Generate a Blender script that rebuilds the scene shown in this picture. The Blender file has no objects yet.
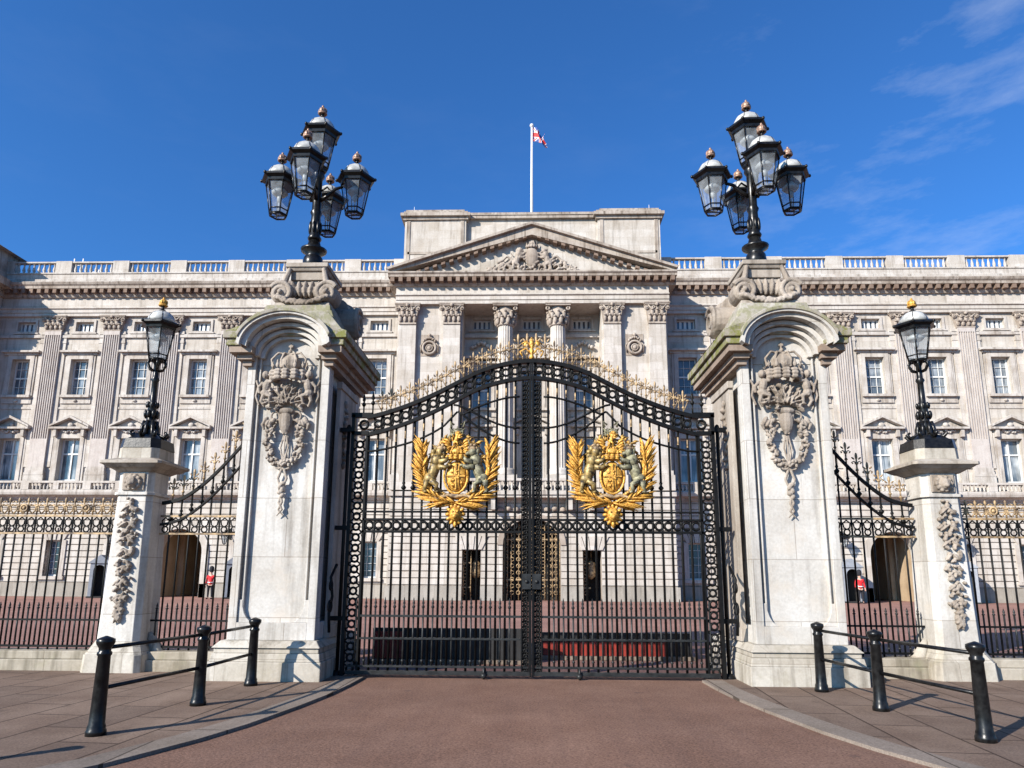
import bpy, math, random
from mathutils import Vector, Matrix
random.seed(7)
PI = math.pi
scene = bpy.context.scene
COL = scene.collection
cos, sin = math.cos, math.sin

# ------------------------------------------------------------------ materials
def new_mat(name):
    m = bpy.data.materials.new(name); m.use_nodes = True
    nt = m.node_tree; b = nt.nodes['Principled BSDF']
    return m, nt, b
def N(nt, t, **kw):
    n = nt.nodes.new(t)
    for k, v in kw.items():
        if k.startswith('i_'): n.inputs[k[2:].replace('_', ' ')].default_value = v
        else: setattr(n, k, v)
    return n
def L(nt, a, b): nt.links.new(a, b)
def noise(nt, vec, scale, detail=4, rough=.55):
    n = N(nt, 'ShaderNodeTexNoise'); n.inputs['Scale'].default_value = scale
    n.inputs['Detail'].default_value = detail; n.inputs['Roughness'].default_value = rough
    if vec is not None: L(nt, vec, n.inputs['Vector'])
    return n.outputs['Fac']
def ramp(nt, fac, p0, c0, p1, c1):
    r = N(nt, 'ShaderNodeValToRGB'); e = r.color_ramp.elements
    e[0].position = p0; e[0].color = (*c0, 1); e[1].position = p1; e[1].color = (*c1, 1)
    L(nt, fac, r.inputs['Fac']); return r.outputs['Color']
def mix(nt, fac, a, b, mode='MIX'):
    m = N(nt, 'ShaderNodeMix', data_type='RGBA', blend_type=mode)
    if isinstance(fac, (int, float)): m.inputs[0].default_value = fac
    else: L(nt, fac, m.inputs[0])
    for i, v in ((6, a), (7, b)):
        if isinstance(v, tuple): m.inputs[i].default_value = (*v, 1)
        else: L(nt, v, m.inputs[i])
    return m.outputs[2]
def posn(nt): return N(nt, 'ShaderNodeNewGeometry').outputs['Position']
def mapped(nt, vec, sc, rot=(0, 0, 0)):
    m = N(nt, 'ShaderNodeMapping'); m.inputs['Scale'].default_value = sc; m.inputs['Rotation'].default_value = rot
    L(nt, vec, m.inputs['Vector']); return m.outputs['Vector']
def bump(nt, b, h, strength, dist=.02):
    n = N(nt, 'ShaderNodeBump'); n.inputs['Strength'].default_value = strength; n.inputs['Distance'].default_value = dist
    L(nt, h, n.inputs['Height']); L(nt, n.outputs['Normal'], b.inputs['Normal'])

def stone(name, base, dirt, streak=.5, joints=None, jcol=.62, grain=14, moss=0.0, bs=.35, warm=None):
    m, nt, b = new_mat(name)
    p = posn(nt)
    base = tuple(c * .74 for c in base)
    dark = tuple(c * d for c, d in zip(base, dirt))
    n1 = noise(nt, p, .9, 6, .65)
    c = mix(nt, ramp(nt, n1, .4, (0, 0, 0), .68, (.75, .75, .75)), base, dark)
    st = noise(nt, mapped(nt, p, (3.5, 3.5, .28)), 1.4, 5, .6)
    c = mix(nt, ramp(nt, st, .5, (0, 0, 0), .72, (streak,) * 3), c, tuple(x * .55 for x in dark))
    fine = noise(nt, p, grain, 6, .7)
    c = mix(nt, 1.0, c, ramp(nt, fine, .3, (.84, .83, .82), .7, (1.06, 1.06, 1.05)), 'MULTIPLY')
    if warm:
        wn = noise(nt, p, 2.3, 4, .6)
        c = mix(nt, ramp(nt, wn, .55, (0, 0, 0), .75, (.6, .6, .6)), c, warm)
    if joints:
        s = N(nt, 'ShaderNodeSeparateXYZ'); L(nt, p, s.inputs[0])
        ad = N(nt, 'ShaderNodeMath', operation='ADD'); L(nt, s.outputs[0], ad.inputs[0]); L(nt, s.outputs[1], ad.inputs[1])
        cb = N(nt, 'ShaderNodeCombineXYZ'); L(nt, ad.outputs[0], cb.inputs[0]); L(nt, s.outputs[2], cb.inputs[1])
        br = N(nt, 'ShaderNodeTexBrick'); L(nt, cb.outputs[0], br.inputs['Vector'])
        br.inputs['Scale'].default_value = 1; br.inputs['Brick Width'].default_value = joints[0]; br.inputs['Row Height'].default_value = joints[1]
        br.inputs['Mortar Size'].default_value = joints[2]; br.inputs['Mortar Smooth'].default_value = .3
        br.inputs['Color1'].default_value = (1, 1, 1, 1); br.inputs['Color2'].default_value = (.83, .81, .78, 1)
        br.inputs['Mortar'].default_value = (jcol, jcol * .95, jcol * .9, 1)
        c = mix(nt, 1.0, c, br.outputs['Color'], 'MULTIPLY')
    if moss:
        mn = noise(nt, p, 4.2, 9, .8)
        c = mix(nt, ramp(nt, mn, .46, (0, 0, 0), .55, (moss,) * 3), c, (.14, .145, .03))
        mn2 = noise(nt, mapped(nt, p, (1, 1, 1), (0, 0, 1)), 5, 6, .7)
        c = mix(nt, ramp(nt, mn2, .54, (0, 0, 0), .7, (moss * .8,) * 3), c, (.055, .05, .04))
    L(nt, c, b.inputs['Base Color']); b.inputs['Roughness'].default_value = .85
    b.inputs['Specular IOR Level'].default_value = .25
    bump(nt, b, fine, bs, .012)
    return m
def simple(name, col, rough=.5, metal=0, var=.12, scale=6, spec=.5, bs=0, col2=None):
    m, nt, b = new_mat(name)
    n = noise(nt, posn(nt), scale, 5, .6)
    c2 = col2 or tuple(min(1, c * (1 + var)) for c in col)
    L(nt, ramp(nt, n, .35, tuple(c * (1 - var) for c in col), .65, c2), b.inputs['Base Color'])
    b.inputs['Roughness'].default_value = rough; b.inputs['Metallic'].default_value = metal
    b.inputs['Specular IOR Level'].default_value = spec
    if bs: bump(nt, b, n, bs, .01)
    return m

M = {}
M['wall'] = stone('palace_wall_stone', (.69, .645, .59), (.74, .69, .63), .6, (1.7, .62, .012), .80)
M['rustic'] = stone('palace_rustic_stone', (.70, .66, .61), (.78, .74, .69), .55, (1.15, 20, .015), .6)
M['trim'] = stone('palace_trim_stone', (.65, .605, .555), (.60, .54, .48), .8)
M['clean'] = stone('palace_pilaster_stone', (.70, .655, .605), (.78, .74, .69), .55, (1.3, .58, .012), .80)
M['flute'] = stone('palace_fluted_stone', (.64, .585, .54), (.8, .76, .74), .5)
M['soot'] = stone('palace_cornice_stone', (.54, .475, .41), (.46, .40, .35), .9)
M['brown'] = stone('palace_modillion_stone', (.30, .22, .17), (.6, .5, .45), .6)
M['carve'] = stone('palace_carved_stone', (.50, .43, .365), (.55, .5, .46), .7)
M['plinth'] = stone('palace_plinth_stone', (.47, .44, .39), (.7, .7, .7), .6, (1.9, .9, .012))
M['pier'] = stone('pier_stone', (.74, .72, .685), (.68, .64, .59), .75, (1.6, .93, .008), .62, 22, warm=(.50, .44, .37))
M['pierdirt'] = stone('pier_weathered_stone', (.52, .465, .40), (.55, .50, .45), .85, None, .8, 22)
M['pierbase'] = stone('pier_base_stone', (.64, .60, .53), (.52, .48, .42), .9, (1.1, .34, .006), .65, 20, warm=(.26, .235, .16))
M['mossy'] = stone('mossy_stone', (.44, .40, .33), (.58, .54, .48), .8, None, .8, 18, .92)
M['mossy2'] = stone('lichen_stone', (.50, .46, .40), (.58, .54, .48), .85, None, .8, 18, .5)
M['soffit'] = stone('bounce_brown_soffit_stone', (.40, .32, .26), (.55, .48, .42), .7, None, .8, 20)  # darker brown puts the bounce-lit shade under the cornice into the colour
M['piercarve'] = stone('pier_carving_stone', (.48, .415, .35), (.42, .37, .32), .9, None, .8, 30, bs=.8)
M['kerbwall'] = stone('railing_plinth_stone', (.52, .47, .39), (.50, .47, .38), .85, (1.5, .5, .01), .7, 16, warm=(.28, .27, .17))
M['iron'] = simple('black_iron', (.005, .005, .005), .5, 0, .4, 9, .16)
M['ironlit'] = simple('sunlit_grey_iron', (.016, .017, .017), .45, 0, .5, 9, .3)  # lighter copy of the black iron; sunlight on the lower bars is painted in
M['blackpaint'] = simple('black_gloss_paint', (.005, .005, .0055), .3, 0, .5, 14, .28, col2=(.013, .013, .013), bs=.2)
M['gold'] = simple('gilding', (.36, .165, .02), .5, .3, .4, 34, col2=(.80, .44, .08), bs=.5)
M['golddull'] = simple('worn_gilding', (.10, .065, .04), .6, .1, .4, 9, col2=(.45, .31, .16), bs=.3)
M['lionpatina'] = simple('dark_silvered_gilding', (.03, .022, .012), .5, .25, .5, 15, col2=(.42, .29, .10), bs=.4)
M['golddull2'] = simple('tarnished_gilding', (.08, .05, .02), .5, .2, .4, 22, col2=(.62, .36, .08), bs=.3)
M['verdigris'] = simple('grey_green_silvering', (.035, .030, .020), .6, .1, .5, 15, col2=(.29, .27, .16), bs=.4)
M['copper'] = simple('crown_copper', (.26, .16, .11), .45, .3, .3, 20)
M['roof'] = simple('lead_roof', (.16, .17, .18), .6)
M['winwhite'] = simple('white_window_paint', (.55, .55, .53), .5, 0, .06)
M['dark'] = simple('dark_interior', (.012, .011, .010), .8)
M['tan'] = stone('archway_tan_stone', (.55, .42, .28), (.7, .65, .6), .5)
M['redtunic'] = simple('scarlet_cloth', (.50, .01, .015), .8)
M['blackcloth'] = simple('black_cloth', (.010, .010, .014), .9)
M['skin'] = simple('skin', (.50, .30, .22), .5)
M['flagblue'] = simple('flag_blue', (.03, .06, .22), .8)
M['flagred'] = simple('flag_red', (.60, .05, .05), .8)
M['flagwhite'] = simple('flag_white', (.75, .72, .72), .8)
M['white'] = simple('white_paint', (.62, .62, .62), .45, 0, .05)
M['sentry'] = simple('sentry_box_grey_paint', (.20, .215, .24), .55)
M['opal'] = simple('opal_dome', (.36, .36, .34), .35, 0, .3, 8)
M['wreathgold'] = M['gold']

def pane_mat(name, a, bcol, z):
    m, nt, b = new_mat(name)
    p = posn(nt)
    w = noise(nt, mapped(nt, p, (5, 5, .25)), 2.2, 3, .5)
    big = noise(nt, p, .8, 2, .5)
    c = ramp(nt, w, .36, a, .62, bcol)
    c = mix(nt, ramp(nt, big, .40, (0, 0, 0), .60, (.85,) * 3), c, (.05, .07, .09))
    oi = N(nt, 'ShaderNodeObjectInfo')
    c = mix(nt, ramp(nt, oi.outputs['Random'], .25, (0, 0, 0), .95, (.5,) * 3), c, (.05, .06, .07))
    L(nt, c, b.inputs['Base Color']); b.inputs['Roughness'].default_value = .08
    b.inputs['Specular IOR Level'].default_value = .7
    bump(nt, b, big, .08, .03)
    return m
M['pane'] = pane_mat('window_pane_net_curtain', (.10, .12, .14), (.36, .39, .41), 0)
M['panelow'] = pane_mat('tall_window_pane', (.15, .18, .20), (.50, .53, .54), 0)
M['panedark'] = pane_mat('dark_window_pane', (.03, .045, .06), (.22, .27, .34), 0)

m, nt, b = new_mat('lantern_glass')
out = [n for n in nt.nodes if n.type == 'OUTPUT_MATERIAL'][0]
tr = N(nt, 'ShaderNodeBsdfTransparent'); tr.inputs['Color'].default_value = (.86, .89, .92, 1)
b.inputs['Base Color'].default_value = (.40, .43, .45, 1); b.inputs['Roughness'].default_value = .12
ms = N(nt, 'ShaderNodeMixShader')
L(nt, ramp(nt, noise(nt, posn(nt), 5, 4), .35, (.14,) * 3, .7, (.38,) * 3), ms.inputs[0])
L(nt, tr.outputs[0], ms.inputs[1]); L(nt, b.outputs[0], ms.inputs[2]); L(nt, ms.outputs[0], out.inputs[0])
M['glass'] = m

def ground_mat(name, c0, c1, grain, gscale=60, bs=.4, slabs=None, patch=None):
    m, nt, b = new_mat(name)
    p = posn(nt)
    c0 = tuple(x * .60 for x in c0); c1 = tuple(x * .62 for x in c1)
    f = noise(nt, p, gscale, 4, .75); g = noise(nt, p, 1.1, 6, .65); q = noise(nt, p, .23, 3, .5)
    c = mix(nt, ramp(nt, g, .35, (0, 0, 0), .68, (1, 1, 1)), c0, c1)
    c = mix(nt, 1.0, c, ramp(nt, f, .3, (1 - grain,) * 3, .7, (1 + grain,) * 3), 'MULTIPLY')
    c = mix(nt, 1.0, c, ramp(nt, q, .35, (.86, .86, .87), .65, (1.08, 1.07, 1.06)), 'MULTIPLY')
    if name == 'red_brown_asphalt':
        ty = noise(nt, mapped(nt, p, (2.4, .06, 1)), 1.6, 4, .6)
        c = mix(nt, ramp(nt, ty, .46, (0, 0, 0), .66, (.22,) * 3), c, (.10, .06, .05))
        vo = N(nt, 'ShaderNodeTexVoronoi'); vo.inputs['Scale'].default_value = .9; L(nt, p, vo.inputs['Vector'])
        c = mix(nt, ramp(nt, vo.outputs['Distance'], .03, (.45,) * 3, .07, (0, 0, 0)), c, (.06, .04, .036))
    if patch:
        st = noise(nt, mapped(nt, p, (1.8, .5, 1)), 2.6, 6, .7)
        c = mix(nt, ramp(nt, st, .56, (0, 0, 0), .7, (patch,) * 3), c, tuple(x * .5 for x in c0))
    if slabs:
        s = N(nt, 'ShaderNodeTexBrick'); L(nt, mapped(nt, p, (1, 1, 1), (0, 0, slabs[3])), s.inputs['Vector'])
        s.inputs['Scale'].default_value = 1; s.inputs['Brick Width'].default_value = slabs[0]; s.inputs['Row Height'].default_value = slabs[1]
        s.inputs['Mortar Size'].default_value = slabs[2]; s.inputs['Mortar Smooth'].default_value = .2
        s.inputs['Color1'].default_value = (1.06, 1.04, 1.02, 1); s.inputs['Color2'].default_value = (.84, .83, .83, 1)
        s.inputs['Mortar'].default_value = (.30, .27, .25, 1)
        c = mix(nt, 1.0, c, s.outputs['Color'], 'MULTIPLY')
    L(nt, c, b.inputs['Base Color']); b.inputs['Roughness'].default_value = .88; b.inputs['Specular IOR Level'].default_value = .2
    bump(nt, b, f, bs, .006)
    return m
M['road'] = ground_mat('red_brown_asphalt', (.255, .142, .098), (.315, .185, .132), .6, 42, .9, patch=.22)
M['forecourt'] = ground_mat('forecourt_pink_gravel', (.40, .215, .17), (.49, .275, .22), .3, 40, .5, patch=.15)
M['pavement'] = ground_mat('pavement_slabs', (.225, .155, .115), (.32, .235, .18), .35, 45, .5, (1.2, .62, .014, PI / 2 + .07), patch=.6)
M['kerb'] = ground_mat('kerb_stone', (.28, .23, .185), (.37, .31, .26), .35, 50, .3, (3.0, .9, .012, PI / 2), patch=.25)
M['ground'] = ground_mat('ground_grey', (.13, .10, .09), (.17, .13, .12), .2)

# ------------------------------------------------------------------ mesh builder
class MB:
    def __init__(s): s.v = []; s.f = []; s.s = []; s.off = (0, 0, 0)
    def add(s, vs, fs, smooth=False):
        o = len(s.v); s.v += [tuple(v) for v in vs]
        s.f += [tuple(i + o for i in f) for f in fs]; s.s += [smooth] * len(fs)
    def box(s, x0, x1, y0, y1, z0, z1):
        s.add([(x0, y0, z0), (x1, y0, z0), (x1, y1, z0), (x0, y1, z0), (x0, y0, z1), (x1, y0, z1), (x1, y1, z1), (x0, y1, z1)],
              [(0, 3, 2, 1), (4, 5, 6, 7), (0, 1, 5, 4), (1, 2, 6, 5), (2, 3, 7, 6), (3, 0, 4, 7)])
    def frus(s, c, z0, h0, z1, h1, ch0=0, ch1=0):
        # frustum with half sizes h0 h1 (x,y) and optional chamfer
        def ring(h, ch, z):
            hx, hy = h
            if ch <= 0: return [(c[0] - hx, c[1] - hy, z), (c[0] + hx, c[1] - hy, z), (c[0] + hx, c[1] + hy, z), (c[0] - hx, c[1] + hy, z)]
            return [(c[0] + a, c[1] + b_, z) for a, b_ in ((-hx + ch, -hy), (hx - ch, -hy), (hx, -hy + ch), (hx, hy - ch), (hx - ch, hy), (-hx + ch, hy), (-hx, hy - ch), (-hx, -hy + ch))]
        a, b_ = ring(h0, ch0, z0), ring(h1, ch1, z1); n = len(a)
        s.add(a + b_, [tuple(range(n))[::-1], tuple(range(n, 2 * n))] + [(i, (i + 1) % n, n + (i + 1) % n, n + i) for i in range(n)])
    def prism_y(s, poly, y0, y1, smooth=False):   # poly in (x,z)
        n = len(poly)
        s.add([(x, y0, z) for x, z in poly] + [(x, y1, z) for x, z in poly],
              [tuple(range(n)), tuple(range(2 * n - 1, n - 1, -1))] + [(i, i + n, (i + 1) % n + n, (i + 1) % n) for i in range(n)], smooth)
    def prism_x(s, poly, x0, x1):                 # poly in (y,z)
        n = len(poly)
        s.add([(x0, y, z) for y, z in poly] + [(x1, y, z) for y, z in poly],
              [tuple(range(n)), tuple(range(2 * n - 1, n - 1, -1))] + [(i, i + n, (i + 1) % n + n, (i + 1) % n) for i in range(n)])
    def prism_z(s, poly, z0, z1):
        n = len(poly)
        s.add([(x, y, z0) for x, y in poly] + [(x, y, z1) for x, y in poly],
              [tuple(range(n))[::-1], tuple(range(n, 2 * n))] + [(i, (i + 1) % n, (i + 1) % n + n, i + n) for i in range(n)])
    def strip_y(s, top, bot, y0, y1):             # band between two (x,z) polylines, extruded in y
        n = len(top)
        for i in range(n - 1):
            q = [bot[i], bot[i + 1], top[i + 1], top[i]]
            s.add([(x, y0, z) for x, z in q] + [(x, y1, z) for x, z in q],
                  [(0, 1, 2, 3), (7, 6, 5, 4), (0, 4, 5, 1), (3, 2, 6, 7)] + ([(0, 3, 7, 4)] if i == 0 else []) + ([(1, 5, 6, 2)] if i == n - 2 else []))
    def lathe(s, c, prof, n=12, rot=0, smooth=True):   # prof (r,z)
        vs = []
        for r, z in prof:
            for i in range(n):
                a = rot + 2 * PI * i / n; vs.append((c[0] + r * cos(a), c[1] + r * sin(a), c[2] + z))
        fs = []
        for j in range(len(prof) - 1):
            for i in range(n):
                fs.append((j * n + i, j * n + (i + 1) % n, (j + 1) * n + (i + 1) % n, (j + 1) * n + i))
        fs.append(tuple(range(n))[::-1]); fs.append(tuple(range((len(prof) - 1) * n, len(prof) * n)))
        s.add(vs, fs, smooth)
    def tube(s, pts, r, n=6, smooth=True):
        pts = [Vector(p) for p in pts]; m_ = len(pts)
        rs = r if isinstance(r, (list, tuple)) else [r] * m_
        vs = []; up = None
        for i, p in enumerate(pts):
            t = (pts[min(i + 1, m_ - 1)] - pts[max(i - 1, 0)]).normalized()
            if up is None:
                up = Vector((0, 0, 1)) if abs(t.z) < .9 else Vector((0, 1, 0))
            a = t.cross(up)
            if a.length < 1e-4: a = t.orthogonal()
            a.normalize(); b_ = a.cross(t).normalized(); up = b_
            for k in range(n):
                th = 2 * PI * (k + .5) / n
                vs.append(p + (a * cos(th) + b_ * sin(th)) * rs[i])
        fs = [(j * n + k, j * n + (k + 1) % n, (j + 1) * n + (k + 1) % n, (j + 1) * n + k) for j in range(m_ - 1) for k in range(n)]
        fs += [tuple(range(n))[::-1], tuple(range((m_ - 1) * n, m_ * n))]
        s.add(vs, fs, smooth)
    def ring(s, c, r, t, axis='y', n=14, k=5, a0=0, a1=2 * PI):
        pts = []
        full = abs(a1 - a0 - 2 * PI) < 1e-6
        cnt = n if full else n + 1
        vs = []
        for i in range(cnt):
            a = a0 + (a1 - a0) * i / n
            for j in range(k):
                th = 2 * PI * j / k; rr = r + t * cos(th); d = t * sin(th)
                if axis == 'y': vs.append((c[0] + rr * cos(a), c[1] + d, c[2] + rr * sin(a)))
                elif axis == 'x': vs.append((c[0] + d, c[1] + rr * cos(a), c[2] + rr * sin(a)))
                else: vs.append((c[0] + rr * cos(a), c[1] + rr * sin(a), c[2] + d))
        fs = []
        for i in range(n):
            i2 = (i + 1) % cnt
            for j in range(k): fs.append((i * k + j, i * k + (j + 1) % k, i2 * k + (j + 1) % k, i2 * k + j))
        s.add(vs, fs, True)
    def ell(s, c, r, ang=0, nu=8, nv=6, tilt=0):   # ellipsoid rotated by ang in xz plane
        vs = [(0, 0, -r[2])]
        for j in range(1, nv):
            ph = -PI / 2 + PI * j / nv
            for i in range(nu):
                th = 2 * PI * i / nu
                vs.append((r[0] * cos(ph) * cos(th), r[1] * cos(ph) * sin(th), r[2] * sin(ph)))
        vs.append((0, 0, r[2])); ca, sa = cos(ang), sin(ang)
        vs = [(c[0] + x * ca - z * sa, c[1] + y, c[2] + x * sa + z * ca) for x, y, z in vs]
        fs = [(0, 1 + (i + 1) % nu, 1 + i) for i in range(nu)]
        for j in range(nv - 2):
            for i in range(nu): fs.append((1 + j * nu + i, 1 + j * nu + (i + 1) % nu, 1 + (j + 1) * nu + (i + 1) % nu, 1 + (j + 1) * nu + i))
        l = len(vs) - 1; b_ = 1 + (nv - 2) * nu
        fs += [(l, b_ + i, b_ + (i + 1) % nu) for i in range(nu)]
        s.add(vs, fs, True)
    def leaf(s, p0, p1, w, t, y, curl=0):          # pointed leaf from p0 to p1 in xz
        (x0, z0), (x1, z1) = p0, p1
        dx, dz = x1 - x0, z1 - z0; l = math.hypot(dx, dz) or 1; nx, nz = -dz / l, dx / l
        seg = [(0, .3), (.3, 1), (.62, .85), (1, .05)]
        vs = []
        for k, ww in seg:
            cx, cz = x0 + dx * k + nx * curl * sin(PI * k), z0 + dz * k + nz * curl * sin(PI * k)
            for q, d in ((-1, 0), (0, -t), (1, 0), (0, t * .3)):
                vs.append((cx + nx * w * ww * q, y + d * (1 if k < 1 else .2) - (t * .6 * k), cz + nz * w * ww * q))
        fs = [(j * 4 + i, j * 4 + (i + 1) % 4, (j + 1) * 4 + (i + 1) % 4, (j + 1) * 4 + i) for j in range(3) for i in range(4)]
        fs += [(3, 2, 1, 0), (12, 13, 14, 15)]
        s.add(vs, fs, True)
    def split_x(s, cuts):
        outm = [MB() for _ in range(len(cuts) + 1)]
        for f, sm_ in zip(s.f, s.s):
            cx = sum(s.v[i][0] for i in f) / len(f); k = sum(cx > c_ for c_ in cuts)
            outm[k].add([s.v[i] for i in f], [tuple(range(len(f)))], sm_)
        return [m_ for m_ in outm if m_.f]
    def dentils_x(s, x0, x1, pitch, wd, ya, yb, yc, z0, z1):
        """one continuous strip (yb..yc) with blocks out to ya, extruded z0..z1"""
        poly = [(x1, yc), (x0, yc), (x0, yb)]; x = x0 + .12
        while x + wd < x1 - .05:
            poly += [(x, yb), (x, ya), (x + wd, ya), (x + wd, yb)]; x += pitch
        poly.append((x1, yb)); s.prism_z(poly, z0, z1)
    def build(s, name, mat, parent=None, loc=None, remesh=0, bevel=0):
        me = bpy.data.meshes.new(name)
        me.from_pydata(s.v, [], s.f); me.update()
        me.polygons.foreach_set('use_smooth', s.s)
        import bmesh
        bm = bmesh.new(); bm.from_mesh(me); bmesh.ops.recalc_face_normals(bm, faces=bm.faces); bm.to_mesh(me); bm.free()
        me.materials.append(mat)
        o = bpy.data.objects.new(name, me); COL.objects.link(o)
        if parent is not None: o.parent = parent
        if loc: o.location = loc
        if remesh:
            r = o.modifiers.new('melt', 'REMESH'); r.mode = 'VOXEL'; r.voxel_size = remesh; r.use_smooth_shade = True
        if bevel:
            r = o.modifiers.new('bevel', 'BEVEL'); r.width = bevel; r.segments = 2; r.limit_method = 'ANGLE'; r.angle_limit = math.radians(40)
        return o

def tag(o, label=None, cat=None, group=None, kind=None):
    if label: o['label'] = label
    if cat: o['category'] = cat
    if group: o['group'] = group
    if kind: o['kind'] = kind
    return o
def thing(name, label, cat, loc=(0, 0, 0), rz=0, group=None):
    o = bpy.data.objects.new(name, None); COL.objects.link(o); o.empty_display_size = .3
    o.location = loc; o.rotation_euler = (0, 0, rz)
    return tag(o, label, cat, group)
KIDS = {}
def kids(o): return [c for c in COL.objects if c.parent == o]
def copy_tree(o, parent=None):
    c = o.copy(); COL.objects.link(c); c.parent = parent
    for ch in kids(o): copy_tree(ch, c)
    return c
def inst(src, parent, loc, flip=False):
    """linked copy of a mesh object (and its sub-parts) under parent"""
    c = copy_tree(src, parent); c.location = loc
    if flip: c.scale = (-1, 1, 1)
    return c
def interp(pts, x):
    if x <= pts[0][0]: return pts[0][1]
    for (a, za), (b_, zb) in zip(pts, pts[1:]):
        if x <= b_:
            t = (x - a) / (b_ - a); return za + (zb - za) * t
    return pts[-1][1]
def smoothcurve(pts, x):
    # cubic (catmull-rom like) interpolation
    n = len(pts)
    if x <= pts[0][0]: return pts[0][1]
    if x >= pts[-1][0]: return pts[-1][1]
    for i in range(n - 1):
        if x <= pts[i + 1][0]:
            x0, z0 = pts[i]; x1, z1 = pts[i + 1]; h = x1 - x0
            m0 = (z1 - pts[i - 1][1]) / (x1 - pts[i - 1][0]) if i > 0 else 0
            m1 = (pts[i + 2][1] - z0) / (pts[i + 2][0] - x0) if i < n - 2 else 0
            t = (x - x0) / h
            return (2 * t**3 - 3 * t**2 + 1) * z0 + (t**3 - 2 * t**2 + t) * h * m0 + (-2 * t**3 + 3 * t**2) * z1 + (t**3 - t**2) * h * m1

# ------------------------------------------------------------------ ground
g = MB(); g.add([(-900, -900, -.012), (900, -900, -.012), (900, 900, -.012), (-900, 900, -.012)], [(0, 1, 2, 3)])
tag(g.build('ground', M['ground']), 'flat grey ground around the palace', 'ground', kind='structure')
g = MB(); g.add([(-60, 11.9, -.004), (60, 11.9, -.004), (60, 50, -.004), (-60, 50, -.004)], [(0, 1, 2, 3)])
tag(g.build('forecourt', M['forecourt']), 'pink red gravel forecourt between railings and palace', 'forecourt', kind='structure')
g = MB(); g.add([(-30, -30, -.004), (30, -30, -.004), (30, 11.9, -.004), (-30, 11.9, -.004)], [(0, 1, 2, 3)])
tag(g.build('road', M['road']), 'red brown asphalt drive leading up to the gate', 'road', kind='structure')
KL = [(11.35, 2.62), (10.6, 2.64), (9.76, 2.70), (8.9, 2.82), (7.8, 3.02), (7.1, 3.22), (6.2, 3.58), (5.2, 4.2), (4.4, 5.0), (3.7, 6.2), (3.3, 7.8), (3.1, 10), (3.0, 28)]
def kerb_pts():
    ys = []
    for (ya, xa), (yb, xb) in zip(KL, KL[1:]):
        for k in range(4):
            t = k / 4; ys.append((xa + (xb - xa) * t, ya + (yb - ya) * t))
    ys.append((KL[-1][1], KL[-1][0]))
    return ys
kp = kerb_pts()
def offset(path, d):
    o = []
    for i, p in enumerate(path):
        a, b_ = path[max(i - 1, 0)], path[min(i + 1, len(path) - 1)]
        tx, ty = b_[0] - a[0], b_[1] - a[1]; l = math.hypot(tx, ty)
        o.append((p[0] - ty / l * d, p[1] + tx / l * d))
    return o
inner = offset(kp, .32)
for s_, nm in ((-1, 'left'), (1, 'right')):
    g = MB()
    for i in range(len(kp) - 1):
        q = [kp[i], kp[i + 1], inner[i + 1], inner[i]]
        g.prism_z([(s_ * x, y) for x, y in q], -.02, .030)
    tag(g.build('kerb', M['kerb']), 'pale curved kerb stones edging the %s pavement' % nm, 'kerb', kind='structure')
    g = MB()
    poly = [(s_ * x, y) for x, y in inner] + [(s_ * 28, 11.35)]
    n = len(poly)
    g.add([(x, y, .026) for x, y in poly], [tuple(range(n))])
    g2 = [(s_ * 2.7, 11.35), (s_ * 28, 11.35), (s_ * 28, 11.95), (s_ * 3.2, 11.95), (s_ * 3.2, 11.7), (s_ * 2.7, 11.7)]
    g.add([(x, y, .026) for x, y in g2], [tuple(range(6))])
    tag(g.build('pavement', M['pavement']), 'brown pink slabbed pavement on the %s of the drive' % nm, 'pavement', kind='structure')
PZ = .026

# ------------------------------------------------------------------ palace
palace = thing('palace', 'long pale stone palace with pilasters, balustrade and central pediment behind the gates', 'palace', (0, 48, 0))
def P(mb, name, mat, remesh=0, parent=palace, **k): return mb.build(name, M[mat], parent, remesh=remesh, **k)
BAY = 4.345; B0 = 11.03
bays = [B0 + BAY * k for k in range(7)]                   # 11.03 .. 37.1
pils = [B0 + BAY * (k + .5) for k in range(-0, 6)]         # 13.2 .. 35
WX = 39.3                                                 # wing end
CX = 9.2                                                 # centre block half width
CY = -2.5                                                 # centre block wall plane (local y)
def cells(mb, x0, x1, z0, z1, y0, y1, ops):
    xs = sorted({x0, x1} | {v for o in ops for v in (o[0], o[1]) if x0 < v < x1})
    zs = sorted({z0, z1} | {v for o in ops for v in (o[2], o[3]) if z0 < v < z1})
    for xa, xb in zip(xs, xs[1:]):
        run = None
        for za, zb in zip(zs, zs[1:]):
            mx, mz = (xa + xb) / 2, (za + zb) / 2
            hole = any(o[0] < mx < o[1] and o[2] < mz < o[3] for o in ops)
            if hole:
                if run: mb.box(xa, xb, y0, y1, run[0], run[1]); run = None
            else: run = (run[0], zb) if run else (za, zb)
        if run: mb.box(xa, xb, y0, y1, run[0], run[1])
def rustic(mb, x0, x1, z0, z1, y, ops, n, proj=.07):
    h_ = (z1 - z0) / n
    for i in range(n):
        za, zb = z0 + i * h_ + .04, z0 + (i + 1) * h_ - .04
        cuts = sorted([(o[0], o[1]) for o in ops if o[2] < (za + zb) / 2 < o[3]])
        xa = x0
        for a, b_ in cuts:
            if b_ <= x0 or a >= x1: continue
            if a > xa: mb.box(xa, a, y - proj, y + .02, za, zb)
            xa = b_
        if xa < x1: mb.box(xa, x1, y - proj, y + .02, za, zb)

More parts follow.
